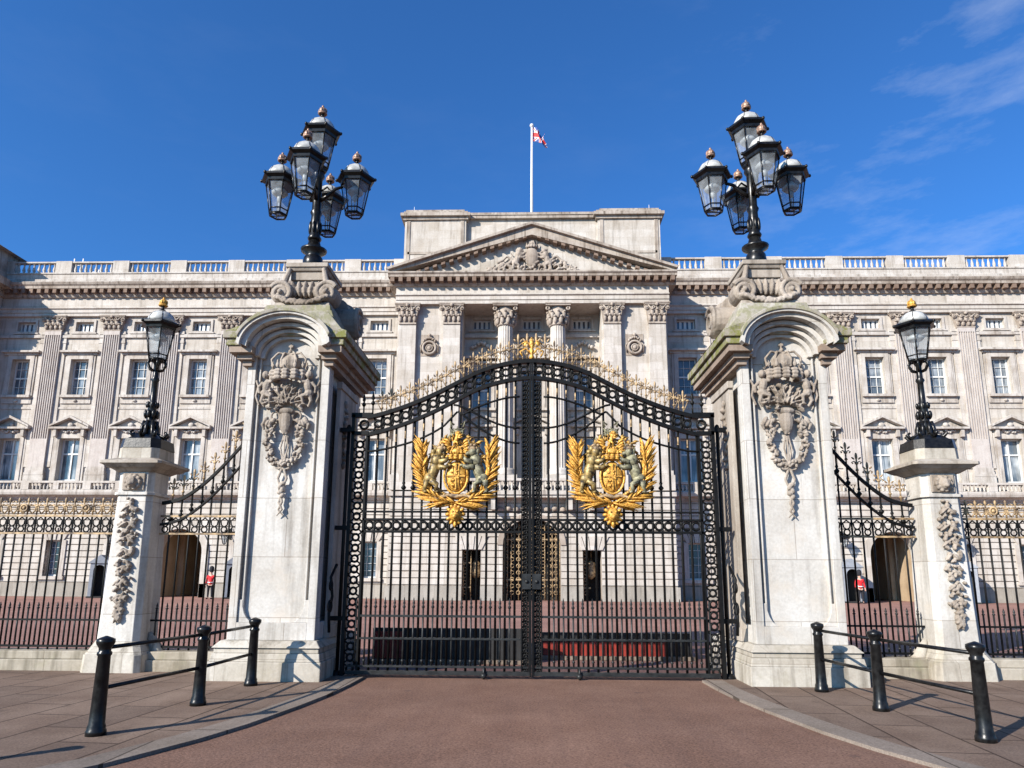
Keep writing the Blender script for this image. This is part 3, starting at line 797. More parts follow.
# central balcony, entrance gates
c = MB(); c.box(-4.2, 4.2, CY - 1.3, CY - .2, 6.62, 6.88); c.box(-4.1, 4.1, CY - 1.2, CY - .2, 6.45, 6.618)
for x in (-3.9, -2.4, 2.4, 3.9): c.box(x - .2, x + .2, CY - 1.0, CY - .275, 5.7, 6.448)
P(c, 'central_balcony', 'trim')
c = MB(); c.box(-4.2, 4.2, CY - 1.27, CY - 1.0, 7.5, 7.66)
x = -4.0
while x < 4.1: baluster(c, x, CY - 1.13, 6.9, 7.498, .08); x += .25
P(c, 'central_balustrade', 'clean')
c = MB(); c.box(-CX - .1, -4.22, CY - .45, CY, 6.62, 6.898); c.box(4.22, CX + .1, CY - .45, CY, 6.62, 6.898); [P(m_, 'centre_string_course', 'trim') for m_ in c.split_x([0])]
c = MB(); c.box(-4.6, -3.1, CY + 1.6, CY + 1.7, 0, 3.4); c.box(3.1, 4.6, CY + 1.6, CY + 1.7, 0, 3.4); c.box(-2.2, 2.2, CY + 2.2, CY + 2.3, 0, 5.4)
c.box(-CX + .6, CX - .6, CY + .62, CY + 2.3, 5.5, 5.6)
P(c, 'entrance_interior', 'dark')
for x0, x1, h_ in ((-1.85, 1.85, 5.1), (-4.45, -3.9, 3.1), (3.25, 3.75, 3.1)):
    q = MB(); x = x0 + .06
    while x < x1: q.tube([(x, 0, .02), (x, 0, h_)], .035, 5); x += .24
    z = .5
    while z < h_:
        xx = x0 + .2
        while xx < x1 - .1: q.ring((xx, -.03, z), .12, .03, 'y', 8, 4); xx += .4
        z += .42
    q.box(x0, x1, -.05, .05, h_ * .25, h_ * .25 + .08); q.box(x0, x1, -.05, .05, h_ * .75, h_ * .75 + .08)
    o = P(q, 'entrance_gate', 'golddull'); o.location = (0, CY + .25, 0)
for x in (-3.6, 3.85):
    q = MB(); q.lathe((0, 0, 1.35), [(.05, 0), (.28, .2), (.32, .5), (.24, .85), (.3, 1.0), (.08, 1.2)], 8); q.tube([(0, 0, 2.5), (0, 0, 3.2)], .03, 4)
    o = P(q, 'entrance_lantern', 'golddull'); o.location = (x, CY + .7, 0)
# arch head of the central entrance
c = MB()
for q_ in (-1, 1):
    arc = [(q_ * 1.85 * cos(t), 3.5 + 1.7 * sin(t)) for t in [PI / 2 * k / 8 for k in range(9)]]
    for i in range(8): c.prism_y([arc[i], arc[i + 1], (arc[i + 1][0], 5.22), (arc[i][0], 5.22)], CY - .19, CY + .18)
c.strip_y([(2.2 * cos(t), 3.5 + 2.02 * sin(t)) for t in [PI * k / 16 for k in range(17)]], [(1.84 * cos(t), 3.5 + 1.69 * sin(t)) for t in [PI * k / 16 for k in range(17)]], CY - .36, CY - .19)
for i in range(9): c.ell(((i - 4) * .5, CY - .35, 5.75 + .1 * (i % 2)), (.22, .15, .18), i)
P(c, 'entrance_arch', 'carve')

for x in (-3.85, 3.85):
    c = MB()
    for i in range(5):
        c0, c1 = (i - 2) * .27, (i - 2) * .44
        c.prism_y([(c0 - .12, 3.202), (c0 + .12, 3.202), (c1 + .19, 4.05), (c1 - .19, 4.05)], CY - .34 - (.05 if i == 2 else 0), CY - .201)
    o = P(c, 'keystone', 'clean'); o.location = (x, 0, 0)

# ---- end pavilions
for sg in (-1, 1):
    a, b_ = sorted((sg * 39.3, sg * 52)); PY = -2.6
    c = MB(); c.box(a, b_, PY, 12, 0, 20.08)
    pv = P(c, 'pavilion', 'wall')
    c = MB(); y0 = PY
    xi = sg * 39.3
    c.box(a - .2, b_ + .2, PY - .2, 12.1, 20.08, 21.5); c.build('pavilion_frieze', M['clean'], pv)
    c = MB(); c.box(a - .4, b_ + .4, PY - .4, 12.3, 21.502, 21.9); c.box(a - 1.1, b_ + 1.1, PY - 1.1, 13, 22.05, 22.6); c.box(a - .5, b_ + .5, PY - .5, 12.5, 21.902, 22.048)
    c.box(a - .3, b_ + .3, PY - .3, 12.2, 22.602, 23.4)
    c.build('pavilion_cornice', M['soot'], pv)
    c = MB(); c.box(a - .1, b_ + .1, PY - .1, .8, 23.402, 25.0); c.prism_y([(a - .6, 25.002), (b_ + .6, 25.002), (b_ - 2, 26.6), ((a + b_) / 2, 27.2), (a + 2, 26.6)], PY - .6, 1.2)
    c.build('pavilion_attic', M['soot'], pv)
    for yy in (-1.75,):
        q = MB(); x_ = xi - sg * .0
        q.box(*(sorted((x_ - sg * .25, x_))), yy - .55, yy + .55, 7.3, 18.9); o = q.build('pavilion_pilaster', M['flute'], pv)
        cc = capital_mb(1.1, 1.15, .2).build('pavilion_capital', M['carve'], pv); cc.location = (x_ - sg * .05, yy, 18.9); cc.rotation_euler = (0, 0, sg * -PI / 2)

# ---- things on and before the palace
fp = thing('flagpole', 'tall white flagpole on the palace roof behind the pediment', 'flagpole', (0, 50, 27))
q = MB(); q.tube([(0, 0, -.4), (0, 0, 5), (0, 0, 9.6)], [.13, .11, .08], 8); q.build('pole', M['white'], fp)
q = MB(); q.ell((0, 0, 9.75), (.17, .17, .17)); q.tube([(0, 0, 9.5), (0, 0, 9.9)], .05, 6); q.build('finial', M['white'], fp)
# union flag, waving to the right
def union(u, v):
    U, V = (u - .5) * 2, (v - .5)
    if abs(U) < .13 or abs(V) < .13: return 1
    if abs(U) < .18 or abs(V) < .18: return 2
    d1 = abs(V - U / 2) ; d2 = abs(V + U / 2); d = min(d1, d2)
    if d < .05: return 1
    if d < .11: return 2
    return 0
fl = bpy.data.meshes.new('flag'); vs = []; fs = []; mi = []
nu, nv = 36, 20
for j in range(nv + 1):
    for i in range(nu + 1):
        u, v = i / nu, j / nv
        w = .18 * sin(u * 8 + v * 2) * (.3 + u)
        vs.append((.09 + u * .98 + .16 * sin(v * 5 + 1) * u, 1.5 * w - .25 * u, 8.2 + v * (1.25 - .35 * u) - .3 * u * u + .2 * sin(u * 5 + 1)))
for j in range(nv):
    for i in range(nu):
        a = j * (nu + 1) + i; fs.append((a, a + 1, a + nu + 2, a + nu + 1)); mi.append(union((i + .5) / nu, (j + .5) / nv))
fl.from_pydata(vs, [], fs); fl.update()
for m_ in ('flagblue', 'flagred', 'flagwhite'): fl.materials.append(M[m_])
fl.polygons.foreach_set('material_index', mi); fl.polygons.foreach_set('use_smooth', [True] * len(fs))
fo = bpy.data.objects.new('flag', fl); COL.objects.link(fo); fo.location = (0, 50, 27.0)
sm = fo.modifiers.new('thick', 'SOLIDIFY'); sm.thickness = .01
tag(fo, 'red, white and blue flag flying from the roof flagpole', 'flag')
for x, nm in ((-8.8, 'left'), (8.7, 'right')):
    q = MB(); q.tube([(0, 0, 0), (0, 0, .9)], [.035, .015], 5); q.lathe((0, 0, 0), [(.09, 0), (.05, .08)], 6)
    o = q.build('lightning_rod', M['white'], None, (x, 48, 27.77)); tag(o, 'thin pale lightning rod on the %s end of the palace attic' % nm, 'lightning rod', 'lightning rods on the attic')
an = thing('roof_antenna', 'pale metal aerial frame on the left wing roof', 'antenna', (-38.5, 54, 22.95))
q = MB()
for x in (0, .75): q.tube([(x, 0, 0), (x, 0, 4.6)], .06, 5)
q.tube([(0, 0, 4.0), (.75, 0, 4.0)], .05, 5); q.tube([(1.3, 0, 0), (1.5, 0, 4.0)], .05, 5); q.tube([(2.2, 0, 0), (2.2, 0, 3.6)], .06, 5); q.tube([(1.5, 0, 3.4), (2.3, 0, 3.4)], .04, 5)
q.build('mast_frame', M['white'], an)

# sentry boxes
def sentry_box():
    t = thing('sentry_box', 'x', 'sentry box', (0, 0, 0), 0, 'sentry boxes in front of the palace')
    q = MB(); w = .55
    q.box(-w, -w + .07, -.5, .5, 0, 2.2); q.box(w - .07, w, -.5, .5, 0, 2.2); q.box(-w + .07, w - .07, .43, .5, 0, 2.2)
    # arched front
    for s_ in (-1, 1):
        q.box(*(sorted((s_ * (w - .07), s_ * (w - .2)))), -.5, -.44, 0, 2.2)
        arc = [(s_ * .35 * cos(a), 1.75 + .35 * sin(a)) for a in [PI / 2 * k / 6 for k in range(7)]]
        for i in range(6): q.prism_y([arc[i], arc[i + 1], (arc[i + 1][0], 2.2), (arc[i][0], 2.2)], -.5, -.44)
    q.build('cabin', M['sentry'], t)
    q = MB(); q.box(-w - .08, w + .08, -.58, .58, 2.2, 2.28); q.prism_y([(-w - .06, 2.282), (w + .06, 2.282), (0, 2.75)], -.56, .56); q.build('roof', M['sentry'], t)
    q = MB(); q.box(-w + .08, w - .08, .38, .42, 0.02, 2.18); q.build('inner_lining', M['dark'], t)
    q = MB(); q.box(-w - .05, w + .05, -.55, .55, 0, .1); q.build('floor_step', M['dark'], t)
    return t
sb = sentry_box()
for i, (x, rz, lb) in enumerate(((-19.35, 0.35, 'grey sentry box just behind the guard seen left of the left gate pier'), (-28.2, 0.25, 'grey sentry box at far left, half hidden by the small left pier'),
                              (20.3, -.15, 'grey sentry box behind the guard seen right of the right gate pier'), (27.6, -.5, 'grey sentry box at far right, half hidden by the small right pier'))):
    o = sb if i == 0 else copy_tree(sb); o.location = (x, 46.0, 0); o.rotation_euler = (0, 0, rz); o['label'] = lb
# wall lanterns above the boxes
def wall_lantern():
    t = thing('wall_lantern', 'x', 'wall lantern', (0, 0, 0), 0, 'lanterns on the palace ground floor wall')
    q = MB(); q.tube([(0, .0, 0), (0, -.4, .15), (0, -.8, .0), (0, -.8, -.1)], .045, 6); q.ring((0, -.4, -.1), .2, .03, 'x', 10, 4); q.box(-.14, .14, -.06, 0, -.4, .3); q.build('bracket', M['iron'], t)
    q = MB(); q.lathe((0, -.8, -.75), [(.1, 0), (.24, .5), (.26, .52)], 6, smooth=False); q.build('glass', M['glass'], t)
    q = MB(); q.lathe((0, -.8, -.23), [(.38, 0), (.36, .05), (.2, .18), (.06, .26), (.03, .4)], 6, smooth=False); q.lathe((0, -.8, -.8), [(.05, 0), (.11, .05)], 6)
    for k in range(6): a = PI / 3 * k; q.tube([(.1 * cos(a), -.8 + .1 * sin(a), -.75), (.25 * cos(a), -.8 + .25 * sin(a), -.23)], .02, 4)
    q.build('lantern_frame', M['iron'], t)
    return t
wl = wall_lantern()
for i, (x, lb) in enumerate(((-20.6, 'black wall lantern left of the left sentry box, above the guard'), (-28.4, 'black wall lantern beyond the left archway near the far left sentry box'), (20.5, 'black wall lantern above the right guard and his sentry box'), (28.2, 'black wall lantern beyond the right archway near the far right sentry box'))):
    o = wl if i == 0 else copy_tree(wl); o.location = (x, 47.64, 4.3); o['label'] = lb

# ------------------------------------------------------------------ guards
def skinmesh(name, V, E, R, mat, parent, sub=1):
    me = bpy.data.meshes.new(name); me.from_pydata(V, E, []); me.update()
    o = bpy.data.objects.new(name, me); COL.objects.link(o); o.parent = parent
    md = o.modifiers.new('skin', 'SKIN'); md.use_smooth_shade = True
    if not me.skin_vertices:
        me.attributes  # ensure layer
    sv = me.skin_vertices[0].data if len(me.skin_vertices) else None
    if sv:
        for i, r in enumerate(R): sv[i].radius = (r, r)
        sv[0].use_root = True
    s2 = o.modifiers.new('sub', 'SUBSURF'); s2.levels = sub; s2.render_levels = sub
    me.materials.append(mat); return o
def skin_layer(me):
    import bmesh
    bm = bmesh.new(); bm.from_mesh(me); bm.verts.layers.skin.verify(); bm.to_mesh(me); bm.free()
_orig = skinmesh
def skinmesh(name, V, E, R, mat, parent, sub=1):
    me = bpy.data.meshes.new(name); me.from_pydata(V, E, []); me.update(); skin_layer(me)
    o = bpy.data.objects.new(name, me); COL.objects.link(o); o.parent = parent
    for i, r in enumerate(R): me.skin_vertices[0].data[i].radius = r if isinstance(r, tuple) else (r, r)
    me.skin_vertices[0].data[0].use_root = True
    md = o.modifiers.new('skin', 'SKIN'); md.use_smooth_shade = True
    s2 = o.modifiers.new('sub', 'SUBSURF'); s2.levels = sub; s2.render_levels = sub
    me.materials.append(mat); return o
def guard(x, y, label, rz):
    t = thing('person', label, 'guard', (x, y, 0), rz, 'guards in red tunics')
    V = [(0, 0, .95), (0, 0, 1.15), (0, 0, 1.4), (0, 0, 1.52), (0, -.01, 1.62), (0, -.01, 1.74)]; R = [(.15, .11), (.14, .1), (.17, .1), .055, .085, .08]
    E = [(0, 1), (1, 2), (2, 3), (3, 4), (4, 5)]
    def chain(root, pts, rs):
        last = root
        for p_, r in zip(pts, rs): V.append(p_); R.append(r); E.append((last, len(V) - 1)); last = len(V) - 1
        return last
    for s_ in (-1, 1):
        chain(0, [(s_ * .1, 0, .88), (s_ * .11, -.01, .5), (s_ * .12, .02, .1), (s_ * .13, -.1, .04), (s_ * .14, -.17, .035)], [.095, .06, .04, .04, .03])
        hnd = chain(2, [(s_ * .19, 0, 1.42), (s_ * .25, .02, 1.15), (s_ * .27, -.04, .92), (s_ * .27, -.05, .84)], [.06, .045, .03, .03])
        for k in range(4):
            b0 = V[hnd]; chain(hnd, [(b0[0] - .03 + .02 * k * 1.0, b0[1] - .02 - .005 * k, b0[2] - .05), (b0[0] - .03 + .02 * k, b0[1] - .01, b0[2] - .09 - .008 * (k in (1, 2)))], [.009, .008])
        chain(hnd, [(V[hnd][0] - s_ * .035, V[hnd][1] - .03, V[hnd][2] - .01), (V[hnd][0] - s_ * .04, V[hnd][1] - .04, V[hnd][2] - .05)], [.01, .008])
    skinmesh('body', V, E, R, M['skin'], t)
    Vt = [(0, 0, .86), (0, 0, 1.0), (0, 0, 1.18), (0, 0, 1.42), (0, 0, 1.5)]; Rt = [(.19, .14), (.175, .135), (.16, .12), (.19, .125), .075]; Et = [(0, 1), (1, 2), (2, 3), (3, 4)]
    for s_ in (-1, 1):
        for p_, r in (((s_ * .2, 0, 1.43), .075), ((s_ * .255, .02, 1.15), .06), ((s_ * .275, -.04, .94), .05)):
            Vt.append(p_); Rt.append(r); Et.append((3 if p_[2] == 1.43 else len(Vt) - 2, len(Vt) - 1))
    skinmesh('tunic', Vt, Et, Rt, M['redtunic'], t)
    q = MB(); q.ring((0, 0, 1.03), .185, .025, 'z', 16, 5); q.box(-.035, .035, -.22, -.19, 1.0, 1.06); o = q.build('belt', M['white'], t); o.scale = (1, .85, 1)
    Vt = [(0, 0, .92)]; Rt = [.15]; Et = []
    for s_ in (-1, 1):
        last = 0
        for p_, r in (((s_ * .1, 0, .82), .11), ((s_ * .11, -.01, .5), .078), ((s_ * .12, .02, .08), .06)):
            Vt.append(p_); Rt.append(r); Et.append((last, len(Vt) - 1)); last = len(Vt) - 1
    skinmesh('trousers', Vt, Et, Rt, M['blackcloth'], t)
    for s_ in (-1, 1):
        q = MB(); q.ell((s_ * .135, -.07, .045), (.055, .15, .045)); q.build('boot', M['blackcloth'], t)
    q = MB(); q.lathe((0, 0, 1.68), [(.115, 0), (.14, .08), (.15, .2), (.13, .31), (.08, .37), (.02, .39)], 14); q.build('bearskin_hat', M['blackcloth'], t)
    q = MB(); q.ell((0, -.1, 1.66), (.018, .02, .03))
    for s_ in (-1, 1): q.ell((s_ * .035, -.085, 1.685), (.012, .01, .008)); q.ell((s_ * .095, 0, 1.66), (.012, .02, .03))
    q.ell((0, -.088, 1.615), (.025, .01, .008)); q.build('face_features', M['skin'], t)
    rf_ = MB(); rf_.tube([(-.3, -.06, .75), (-.27, -.04, 1.1), (-.2, 0, 1.75)], [.03, .02, .012], 6); rf_.box(-.32, -.27, -.09, -.02, .7, .95)
    r_ = rf_.build('rifle', M['iron'], None, (x, y, 0)); r_.rotation_euler = (0, 0, rz)
    tag(r_, 'dark rifle held by the ' + ('left' if x < 0 else 'right') + ' red coated guard', 'rifle')
    return t
guard(-20.45, 45.0, 'guard in red tunic and tall black hat left of the left gate pier', .1)
guard(20.35, 44.9, 'guard in red tunic and tall black hat right of the right gate pier', -.1)

# ------------------------------------------------------------------ great gate piers
def gate_pier(s):
    nm = 'left' if s < 0 else 'right'
    t = thing('gate_pier', 'tall carved white stone pier with mossy arched top, %s of the gates' % nm, 'gate pier', (-4.0 if s < 0 else 4.06, 12.0, 0), 0, 'great stone gate piers')
    hx, hy = .68, 1.0
    # base
    q = MB()
    q.box(-.86, .86, -1.22, 1.22, PZ - .1, .30); 
    q.frus((0, 0), .30, (.84, 1.20), .42, (.82, 1.18)); q.frus((0, 0), .42, (.80, 1.15), .50, (.80, 1.15)); q.frus((0, 0), .50, (.83, 1.19), .60, (.74, 1.08)); 
    q.build('base', M['pierbase'], t, bevel=.012)
    # shaft core with recessed panels: core + frame strips
    q = MB()
    q.box(-hx + .10, hx - .10, -hy + .10, hy - .10, .60, 5.22)
    zt = 4.95
    def frame(face):
        # strips on a face; u across, depth
        W = hx if face in 'fb' else hy
        d0 = hy if face in 'fb' else hx
        sg = -1 if face in 'fl' else 1
        def bx(u0, u1, z0, z1, dep0=.0, dep1=.10):
            a, b_ = sg * (d0 - dep1), sg * (d0 - dep0); a, b_ = min(a, b_), max(a, b_)
            if face in 'fb': q.box(u0, u1, a, b_, z0, z1)
            else: q.box(a, b_, u0, u1, z0, z1)
        e = .0 if face in 'fb' else .101
        wd = .13
        bx(-W + e, -W + wd + e, .60, 5.22); bx(W - wd - e, W - e, .60, 5.22)
        bx(-W + wd + e, W - wd - e, .60, .86)
        # inner moulding bead
        for uu in (-W + wd + e + .05, W - wd - e - .075): bx(uu, uu + .025, 1.05, 5.2, .035, .1005)
        # cut corner bits
        for sgn in (-1, 1):
            cx_ = sgn * (W - wd - e)
            if face in 'fb':
                y0_ = sg * (hy - .03); y1_ = sg * (hy - .102)
                pts = [(cx_ - sgn * .2 * (1 - sin(a)) , .86 + .24 * cos(a)) for a in [PI / 2 * k / 6 for k in range(7)]]
                pts = [(cx_, .86)] + [(cx_ - sgn * .26 * cos(a), .86 + .26 * (1 - sin(a)) ) for a in [PI / 2 * k / 6 for k in range(7)]]
                poly = [(cx_, .861), (cx_ - sgn * .26, .861)] + [(cx_ - sgn * (.26 - .2 * sin(a)), .861 + .34 * (1 - cos(a))) for a in [PI / 2 * k / 5 for k in range(1, 6)]] + [(cx_, 1.2)]
                q.prism_y(poly[::sgn], min(y0_, y1_), max(y0_, y1_))
    for fc in 'fblr': frame(fc)
    q.build('shaft', M['pier'], t, bevel=.006)
    # side pilaster strips standing proud on the inner and outer sides
    q = MB()
    for sg in (-1, 1):
        a, b_ = sorted((sg * (hx + .001), sg * (hx + .07)))
        q.box(a, b_, -.52, .52, .6, 4.7); q.box(*sorted((sg * (hx + .001), sg * (hx + .1))), -.56, .56, 4.7, 4.82)
        q.box(*sorted((sg * (hx + .001), sg * (hx + .1))), -.56, .56, .6, .8)
    q.build('side_pilaster', M['pierdirt'], t, bevel=.006)
    # upper: imposts + arched tympanum
    q = MB()
    zc = 5.02
    def arcpts(r, cz, n=16, a0=0, rz_=None):
        return [(r * cos(a), cz + (rz_ or r) * sin(a)) for a in [a0 + (PI - 2 * a0) * k / n for k in range(n + 1)]]
    q.prism_y(arcpts(.60, 5.0, 16, 0, .62) , -hy + .085, hy - .085)
    q.box(-.6, .6, -.9, .9, 5.0, 5.5)
    q.build('tympanum', M['pier'], t)
    # stepped concentric arch mouldings (receding) front/back and sides
    for face_ in (-1, 1):
      q = MB()
      for (r0, r1, yo, z_) in ((.42, .49, .0, 5.10), (.49, .56, .09, 5.12), (.56, .64, .18, 5.14)):
        top = arcpts(r1, z_, 20, 0, r1 * .80); bot = arcpts(r0 - .002, z_, 20, 0, r0 * .80)
        q.strip_y(top, bot, *sorted((face_ * (hy + yo), face_ * (hy - .1))))
      q.build('arch_moulding', M['pier'], t)
    # stepped soffits under the cornice: one block on each side, running front to back
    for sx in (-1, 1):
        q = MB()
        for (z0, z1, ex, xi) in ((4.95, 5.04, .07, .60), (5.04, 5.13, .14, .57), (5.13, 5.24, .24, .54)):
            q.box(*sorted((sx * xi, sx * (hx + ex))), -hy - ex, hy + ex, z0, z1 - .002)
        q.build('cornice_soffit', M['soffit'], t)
        q = MB()
        q.box(*sorted((sx * .60, sx * (hx + .28))), -hy - .27, hy + .27, 5.24, 5.35); q.box(*sorted((sx * .62, sx * (hx + .33))), -hy - .31, hy + .31, 5.352, 5.47)
        q.prism_y([(sx * (hx + .34), 5.472), (sx * .62, 5.472), (sx * .62, 5.62)][::-sx], -hy - .28, hy + .28)
        q.build('mossy_cornice', M['mossy'], t, bevel=.01)
    for face_ in (-1, 1):
      q = MB()
      for (r0, r1, ex) in ((.62, .71, .315), (.71, .76, .385)):
        top = arcpts(r1, 5.22, 24, .06, r1 * .76); bot = arcpts(r0 - .002, 5.2, 24, .02, r0 * .76)
        q.strip_y(top, bot, *sorted((face_ * (hy + ex), face_ * (hy - .1))))
      q.build('hood_arch', M['pier'], t)
    q = MB()
    top = arcpts(.80, 5.22, 24, .3, .61); bot = arcpts(.758, 5.2, 24, .24, .57)
    q.strip_y(top, bot, -hy - .41, hy + .41)
    q.prism_y(arcpts(.74, 5.2, 20, .25, .58), -hy + .12, hy - .12); q.prism_y([(-.95, 5.474), (.95, 5.474), (.60, 5.9), (-.60, 5.9)], -hy - .05, hy + .05)
    q.frus((0, 0), 5.5, (.80, .98), 6.0, (.60, .84)); q.frus((0, 0), 6.0, (.58, .82), 6.12, (.55, .78))
    q.build('arch_cap', M['mossy2'], t, bevel=.01)
    # crowning pedestal
    q = MB()
    q.frus((0, 0), 6.12, (.50, .64), 6.24, (.48, .6)); q.frus((0, 0), 6.24, (.30, .4), 6.74, (.28, .36)); q.frus((0, 0), 6.74, (.30, .4), 6.9, (.30, .4))
    q.frus((0, 0), 6.9, (.33, .43), 6.96, (.36, .46)); q.frus((0, 0), 6.96, (.38, .48), 7.04, (.38, .48)); q.frus((0, 0), 7.04, (.33, .4), 7.12, (.3, .3))
    q.build('lamp_pedestal', M['pierdirt'], t, bevel=.01)
    q = MB()
    for i in range(5):     # gadroons front/back
        for sy in (-1, 1): q.ell(((i - 2) * .105, sy * .44, 6.54), (.055, .1, .16), (i - 2) * -.12, 8, 6)
    for i in range(6):
        for sx in (-1, 1): q.ell((sx * .36, (i - 2.5) * .105, 6.54), (.1, .055, .16), 0, 8, 6)
    # volutes at front & back corners (axis y), spirals
    def volute(cx_, y_, cz_, R_, dep, d):
        pts = []
        for k in range(34):
            a = k / 33 * 2 * PI * 1.9; r = R_ * (1 - .8 * k / 33)
            pts.append((cx_ + d * r * cos(a + .5), y_, cz_ + r * sin(a + .5)))
        q.tube(pts, [.05 * (1 - .4 * k / 33) for k in range(34)], 6)
        nn = 18
        q.prism_y([(cx_ + R_ * .96 * cos(2 * PI * k / nn), cz_ + R_ * .96 * sin(2 * PI * k / nn)) for k in range(nn)], min(y_ + .02, y_ + dep), max(y_ + .02, y_ + dep))
        q.ell((cx_, y_ - .03, cz_), (.05, .07, .05))
    for sx in (-1, 1):
        volute(sx * .40, -.56, 6.44, .2, .35, sx); volute(sx * .40, .56, 6.44, .2, -.35, sx)
        q.tube([(sx * .38, -.5, 6.62), (sx * .33, -.46, 6.82), (sx * .3, -.44, 6.94)], [.06, .05, .04], 6)
    # large side scrolls (axis x look)
    for sx in (-1, 1):
        for (yy, zz, rr) in ((0.2, 6.12, .30),):
            pts = []
            for k in range(30):
                a = k / 29 * 2 * PI * 1.7; r = rr * (1 - .78 * k / 29); pts.append((sx * .80, yy + r * cos(a + .8), zz + r * sin(a + .8)))
            q.tube(pts, .05, 6)
            nn = 16; q.prism_x([(yy + rr * .95 * cos(2 * PI * k / nn), zz + rr * .95 * sin(2 * PI * k / nn)) for k in range(nn)], *sorted((sx * .3, sx * .78)))
    # garland
    rn = random.Random(11)
    for k in range(26):
        u = -1 + 2 * k / 25; q.ell((u * .44, -.60 - .03 * rn.random(), 6.22 + .1 * u * u + .03 * rn.random()), (.055, .06, .05), rn.random() * 3, 6, 5)
        q.ell((u * .4, -.66, 6.18 + .1 * u * u + .05 * rn.random()), (.035, .04, .035), 0, 6, 5)
    for k in range(14):
        for sx in (-1, 1): q.ell((sx * .70, -.5 + k * .08, 5.62 + .05 * rn.random()), (.05, .05, .06), 0, 6, 5)
    q.build('scroll_ornament', M['piercarve'], t, remesh=.014)
    # ---- relief on the front panel
    yf = -hy + .065
    q = MB()
    crown(q, 0, yf - .03, 4.74, .265, .54, .18)
    # cherub like figures
    for sx in (-1, 1):
        bx_ = sx * .36
        q.ell((bx_, yf - .1, 4.80), (.062, .07, .07)); q.ell((bx_ - sx * .02, yf - .08, 4.62), (.07, .07, .12), sx * .2)
        q.ell((bx_, yf - .07, 4.5), (.08, .07, .07))
        q.tube([(bx_ - sx * .02, yf - .1, 4.69), (bx_ - sx * .1, yf - .12, 4.68), (bx_ - sx * .17, yf - .12, 4.76)], [.035, .03, .022], 6)
        q.tube([(bx_ + sx * .04, yf - .08, 4.68), (bx_ + sx * .11, yf - .08, 4.6), (bx_ + sx * .1, yf - .06, 4.5)], [.032, .028, .02], 6)
        q.tube([(bx_, yf - .1, 4.48), (bx_ - sx * .1, yf - .12, 4.44), (bx_ - sx * .08, yf - .08, 4.32)], [.045, .036, .024], 6)
        q.tube([(bx_ + sx * .02, yf - .08, 4.46), (bx_ + sx * .05, yf - .09, 4.36), (bx_ + sx * .0, yf - .06, 4.27)], [.042, .034, .022], 6)
        q.tube([(bx_ + sx * .1, yf - .04, 4.3), (bx_ + sx * .16, yf - .05, 4.45), (bx_ + sx * .13, yf - .05, 4.62), (bx_ + sx * .17, yf - .05, 4.72)], .022, 5)
    # acanthus burst
    for k in range(11):
        a = PI * (k + .5) / 11
        q.leaf((.03 * cos(a), 4.35), (.33 * cos(a), 4.35 + .34 * sin(a)), .045, .07, yf - .03, .03 * (1 if k % 2 else -1))
    for sx in (-1, 1):
        rn = random.Random(21 + sx)
        for j in range(30):
            a = rn.uniform(0, PI / 2 + .2); R_ = rn.uniform(.05, .33); x, z = sx * R_ * cos(a), 4.24 + .42 * R_ / .33 * sin(a); b_ = (PI / 2 - sx * (PI / 2 - a)) + rn.uniform(-.9, .9); ln = rn.uniform(.06, .13)
            q.leaf((x, z), (x + ln * cos(b_), z + ln * sin(b_)), .032, .06, yf - .02 - .05 * rn.random(), .02)
    q.build('crown_relief', M['piercarve'], t, remesh=.009)
    q = MB()
    # cartouche
    q.ell((0, yf - .05, 4.03), (.11, .07, .2), 0, 10, 8); q.ell((0, yf - .05, 4.2), (.15, .07, .06), 0, 10, 6)
    q.tube([(-.13, yf - .03, 4.22), (-.09, yf - .05, 4.02), (-.02, yf - .05, 3.82)], .022, 6); q.tube([(.13, yf - .03, 4.22), (.09, yf - .05, 4.02), (.02, yf - .05, 3.82)], .022, 6)
    for sx in (-1, 1):
        q.ring((sx * .17, yf - .04, 4.12), .075, .02, 'y', 12, 5)
        # drapery swags
        for j in range(4): q.ell((sx * (.2 + j * .045), yf - .04, 4.02 + .025 * cos(j * 2)), (.04, .05, .05 + .01 * j), sx * .5)
        q.tube([(sx * .34, yf - .04, 4.05), (sx * .38, yf - .04, 3.98), (sx * .35, yf - .03, 3.9)], [.03, .035, .015], 6)
        # wreath halves
        rn = random.Random(5 + sx)
        for k in range(84):
            a = -PI / 2 + sx * (k / 83) * PI * .72
            R_ = .29
            px_, pz_ = R_ * cos(a) * .9, 3.72 + .36 * sin(a)
            pz_ = 3.70 + .37 * sin(a); px_ = sx * abs(.27 * cos(a))
            q.ell((px_ + rn.uniform(-.06, .05), yf - .03 - rn.random() * .055, pz_ + rn.uniform(-.05, .05)), (.034, .035, .024), rn.random() * 3, 6, 5)
        q.tube([(sx * .02, yf - .02, 3.82), (sx * .06, yf - .03, 3.6), (sx * .01, yf - .03, 3.36)], .016, 5); q.tube([(0, yf - .03, 3.8), (0, yf - .03, 3.4)], .014, 5)
        # bow
        q.ring((sx * .07, yf - .04, 3.30), .045, .018, 'y', 10, 5); q.tube([(sx * .02, yf - .03, 3.3), (sx * .13, yf - .03, 3.38), (sx * .17, yf - .02, 3.36)], .016, 5)
        q.tube([(sx * .01, yf - .03, 3.28), (sx * .07, yf - .03, 3.1), (sx * .03, yf - .03, 2.98), (sx * .05, yf - .02, 2.9)], [.022, .024, .018, .012], 5)
    for j in range(5): q.ell((0.02 * (-1) ** j, yf - .04, 3.02 - j * .05), (.05, .04, .035), j)
    for sx in (-1, 1):
        q.tube([(0, yf - .03, 2.84), (sx * .025, yf - .04, 2.72), (-sx * .03, yf - .03, 2.6), (sx * .055, yf - .02, 2.5)], [.018, .022, .02, .01], 5)
